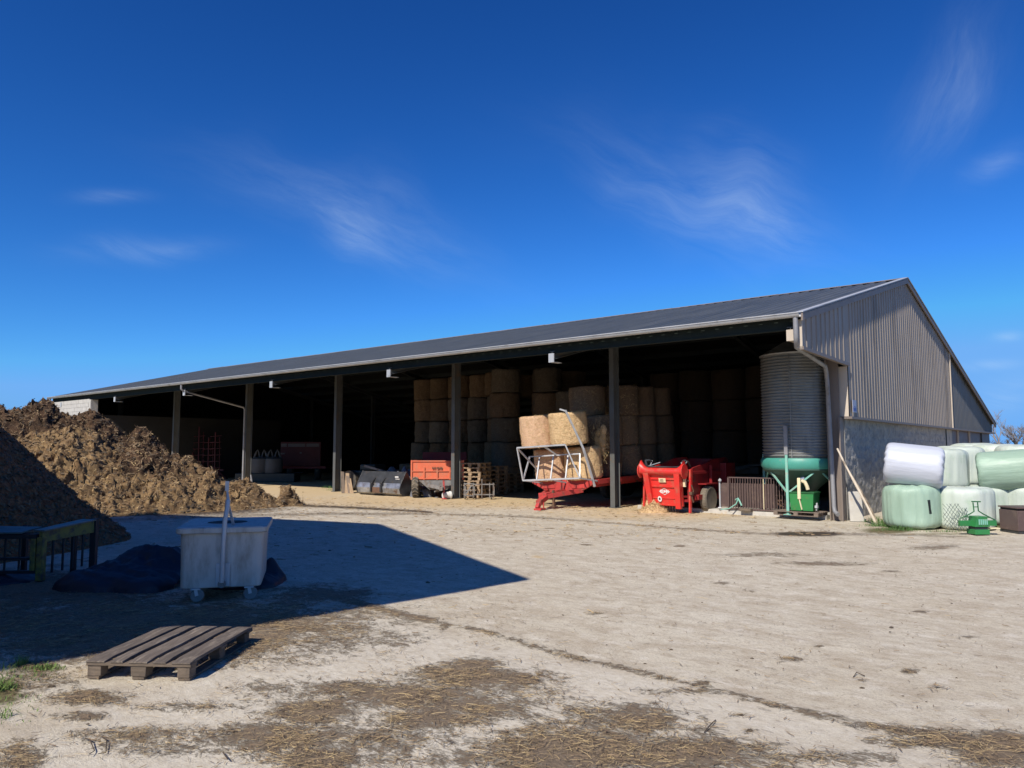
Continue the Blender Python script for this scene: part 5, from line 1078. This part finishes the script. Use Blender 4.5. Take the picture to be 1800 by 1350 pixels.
t=thing('trolley_frame','rusty grey metal trolley frame standing before the pallet stacks','trolley frame',(gx(840,25.3),25.3,0),R(-2))
m=MB()
for x in (-.45,-.15,.14,.40,.52): m.bar((x,0,.05),(x,0,.55 if x!=.14 else .68),.03)
for x in (-.45,-.15,.52): m.bar((x,.5,.05),(x,.5,.5),.03)
for z in (.12,.30,.52): m.bar((-.45,0,z),(-.15,0,z),.03)
for z in (.16,.50): m.bar((-.15,0,z),(.52,0,z),.035)
for x in (-.45,-.15,.52): m.bar((x,0,.45),(x,.5,.45),.03); m.bar((x,0,.1),(x,.5,.1),.03)
m.bar((-.42,0,.12),(-.2,0,.48),.04); m.build('frame','grey_chassis',t)
for x in (-.42,.46):
    m=MB(); m.lathe([(0,-.02),(.05,-.02),(.05,.02),(0,.02)],14,'x'); m.v=[(a+x,b,c+.05) for a,b,c in m.v]; m.build('wheel','tyre',t)
# ================================================================ BOARDS, STONE, THINGS AT THE POSTS
bx=ground(606,867)
for k,(dx,hh,ln,mm_) in enumerate(((-.12,.80,-.10,'wood_old'),(.0,.74,-.02,'wood_pale'),(.13,.66,-.14,'wood_old'),(.22,.55,-.16,'wood_pale'))):
    m=MB(); m.add([(dx,0,0),(dx+.13,0,0),(dx+ln+.13,.2,hh),(dx+ln,.2,hh+.02),(dx,.03,0),(dx+.13,.03,0),(dx+ln+.13,.23,hh),(dx+ln,.23,hh+.02)],[(0,1,2,3),(7,6,5,4),(0,4,5,1),(3,2,6,7),(0,3,7,4),(1,5,6,2)])
    o=m.build('wooden_board',mm_); o.location=(bx.x,bx.y-.02*k,0); tag(o,['tallest grey board leaning at the post left of the bucket','pale board leaning second from the post left of the bucket','grey board leaning third from the post left of the bucket','short pale board nearest the bucket, leaning with the others'][k],'board','boards leaning by the post')
p=ground(437,862); o=clump('stone','rough pale stone at the foot of the post beside the manure heap',(p.x,p.y,0),.24,.2,.42,0,33,'stone','twig','stone')
t=MB(); t.tube([(0,0,0),(-.05,.05,.35),(-.12,.1,.62)],.03,6); o=t.build('stick','galv_pipe'); o.location=(p.x+.12,p.y+.1,0); tag(o,'short grey rod leaning on the post beside the stone','rod')
# ================================================================ DARK THINGS DEEP INSIDE
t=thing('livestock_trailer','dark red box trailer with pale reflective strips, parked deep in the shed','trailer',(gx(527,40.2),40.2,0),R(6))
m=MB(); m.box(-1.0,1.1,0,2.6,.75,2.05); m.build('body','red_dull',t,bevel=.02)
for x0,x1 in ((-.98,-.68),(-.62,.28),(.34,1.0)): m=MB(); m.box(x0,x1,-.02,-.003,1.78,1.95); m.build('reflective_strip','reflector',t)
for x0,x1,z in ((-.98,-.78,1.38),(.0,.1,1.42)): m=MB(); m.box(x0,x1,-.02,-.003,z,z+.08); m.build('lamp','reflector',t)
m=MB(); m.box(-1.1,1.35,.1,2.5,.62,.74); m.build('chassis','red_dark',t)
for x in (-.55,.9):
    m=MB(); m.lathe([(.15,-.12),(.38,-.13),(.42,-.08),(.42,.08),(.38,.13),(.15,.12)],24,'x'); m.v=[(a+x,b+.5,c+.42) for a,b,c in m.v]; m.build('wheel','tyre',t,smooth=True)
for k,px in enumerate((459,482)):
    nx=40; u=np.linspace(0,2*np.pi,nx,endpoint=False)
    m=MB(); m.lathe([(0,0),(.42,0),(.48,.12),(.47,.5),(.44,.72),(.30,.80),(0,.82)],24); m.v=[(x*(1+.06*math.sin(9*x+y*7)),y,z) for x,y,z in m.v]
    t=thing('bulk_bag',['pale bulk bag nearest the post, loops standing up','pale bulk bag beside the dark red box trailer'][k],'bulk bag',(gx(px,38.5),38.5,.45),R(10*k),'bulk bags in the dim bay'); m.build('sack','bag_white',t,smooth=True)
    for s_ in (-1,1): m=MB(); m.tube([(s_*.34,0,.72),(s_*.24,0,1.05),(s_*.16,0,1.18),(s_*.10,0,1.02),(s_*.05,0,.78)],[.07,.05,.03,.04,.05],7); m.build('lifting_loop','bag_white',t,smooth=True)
m=MB(); m.box(-1.5,1.5,-.5,.6,0,.44); o=m.build('dark_crate','machine_dark',bevel=.03); o.location=(gx(472,38.6),38.6,0); tag(o,'low dark crate carrying the two bulk bags','crate')
t=thing('folding_harrow','red folding harrow with upright tined frames in the far bay','harrow',(gx(357,42),42,0),R(-10))
for x,h in ((-.9,1.9),(-.25,2.9),(.35,2.3),(.75,2.6)):
    m=MB(); m.bar((x,0,.0),(x-.02,0,h),.06); m.bar((x+.18,.2,.0),(x+.12,.2,h*.9),.04); m.build('mast','red_dull',t)
    m=MB()
    for z in np.arange(.6,h-.2,.35): m.bar((x-.35,0,z),(x+.35,0,z+.05),.03); m.bar((x-.25,0,z),(x-.3,-.1,z-.2),.015); m.bar((x+.25,0,z),(x+.2,-.1,z-.2),.015)
    m.build('tine_row','red_dull',t)
m=MB(); m.bar((-1.4,0,.5),(1.3,0,.5),.1); m.bar((.8,0,.6),(1.7,-.3,.0),.08); m.bar((-1.2,0,1.4),(-.6,0,1.4),.1); m.build('toolbar','red_dull',t)
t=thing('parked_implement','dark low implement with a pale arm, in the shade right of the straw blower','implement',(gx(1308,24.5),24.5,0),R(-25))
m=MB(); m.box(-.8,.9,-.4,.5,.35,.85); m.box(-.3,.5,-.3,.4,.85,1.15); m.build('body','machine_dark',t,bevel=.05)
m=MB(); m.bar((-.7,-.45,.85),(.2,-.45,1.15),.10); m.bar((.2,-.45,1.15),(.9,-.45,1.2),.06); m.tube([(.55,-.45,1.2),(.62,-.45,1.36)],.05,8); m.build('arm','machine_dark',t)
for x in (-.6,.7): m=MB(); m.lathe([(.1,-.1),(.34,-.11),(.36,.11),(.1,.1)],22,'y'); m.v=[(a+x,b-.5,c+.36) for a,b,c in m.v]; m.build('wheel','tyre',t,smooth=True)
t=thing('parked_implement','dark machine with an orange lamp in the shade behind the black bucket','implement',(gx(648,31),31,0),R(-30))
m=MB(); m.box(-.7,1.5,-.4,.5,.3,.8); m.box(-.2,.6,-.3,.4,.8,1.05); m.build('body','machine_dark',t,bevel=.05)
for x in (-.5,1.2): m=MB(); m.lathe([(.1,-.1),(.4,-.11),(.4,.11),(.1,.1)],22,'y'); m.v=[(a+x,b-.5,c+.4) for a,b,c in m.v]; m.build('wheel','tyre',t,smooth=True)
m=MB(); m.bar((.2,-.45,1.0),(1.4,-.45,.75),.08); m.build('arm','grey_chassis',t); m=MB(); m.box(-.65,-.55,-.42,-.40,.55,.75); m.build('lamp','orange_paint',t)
# ================================================================ BARE TREES
def bare_tree(label,px,Y,h,seed,m,lv=5,spread=.5,tr=.10,wide=1.):
    q=random.Random(seed); t=thing('bare_tree',label,'tree',(gx(px,Y),Y,0)); tk=MB(); cr=MB()
    def go(p,d,L,r,l):
        k=3; pts=[p]; rs=[r]
        for i in range(k):
            d=(d+Vector((q.uniform(-1,1),q.uniform(-1,1),q.uniform(-.3,.6)))*.14).normalized(); p=p+d*L/k; pts.append(p); rs.append(r*(1-.32*(i+1)/k))
        (tk if l==0 else cr).tube(pts,rs,6 if l<2 else 3,False)
        if l>=lv: return
        nb=q.randint(2,4) if l<lv-1 else 4
        for b_ in range(nb):
            a=q.uniform(0,6.28); s_=spread*q.uniform(.6,1.5); nd_=(d+Vector((math.cos(a)*s_*wide,math.sin(a)*s_*wide,q.uniform(-.05,.25)))).normalized(); f_=q.uniform(.35,1.)
            base=pts[0].lerp(pts[-1],f_) if l else pts[-1].lerp(pts[1],q.uniform(0,.6)); go(base,nd_,L*q.uniform(.58,.80),r*.58,l+1)
    go(Vector((0,0,0)),Vector((0,0,1)),h*.30,tr,0)
    tk.build('trunk',m,t,smooth=True,fix=False); cr.build('crown',m,t,smooth=True,fix=False)
bare_tree('tall thin bare tree just right of the shed eave',1765,72,7.0,3,'tree_bark_pale',5,.42,.12)
bare_tree('dense bare tree at the right edge of the photo',1794,66,6.0,8,'tree_bark_pale',6,.6,.14,1.2)
bare_tree('low bare tree between the tall thin one and the edge',1780,80,5.0,21,'tree_bark',5,.7,.12,1.2)
bare_tree('low bare tree right behind the shed corner',1752,90,4.4,33,'tree_bark',5,.8,.12,1.3)
bare_tree('bare tree standing beyond the right edge',1835,74,7.0,40,'tree_bark',5,.5,.15,1.1)
q=random.Random(4); hb=MB()
for k in range(900):
    x=q.uniform(-3,26); y=q.uniform(-1,1); h=q.uniform(.8,2.2); a=Vector((x,y,0)); d=Vector((q.uniform(-.5,.5),q.uniform(-.4,.4),1)); hb.tube([a,a+d*h*.5,a+(d+Vector((q.uniform(-.3,.3),0,0)))*h],[.035,.025,.01],3,False)
o=hb.build('hedge','tree_bark',fix=False); o.location=(gx(1735,76),76,0); o['kind']='stuff'
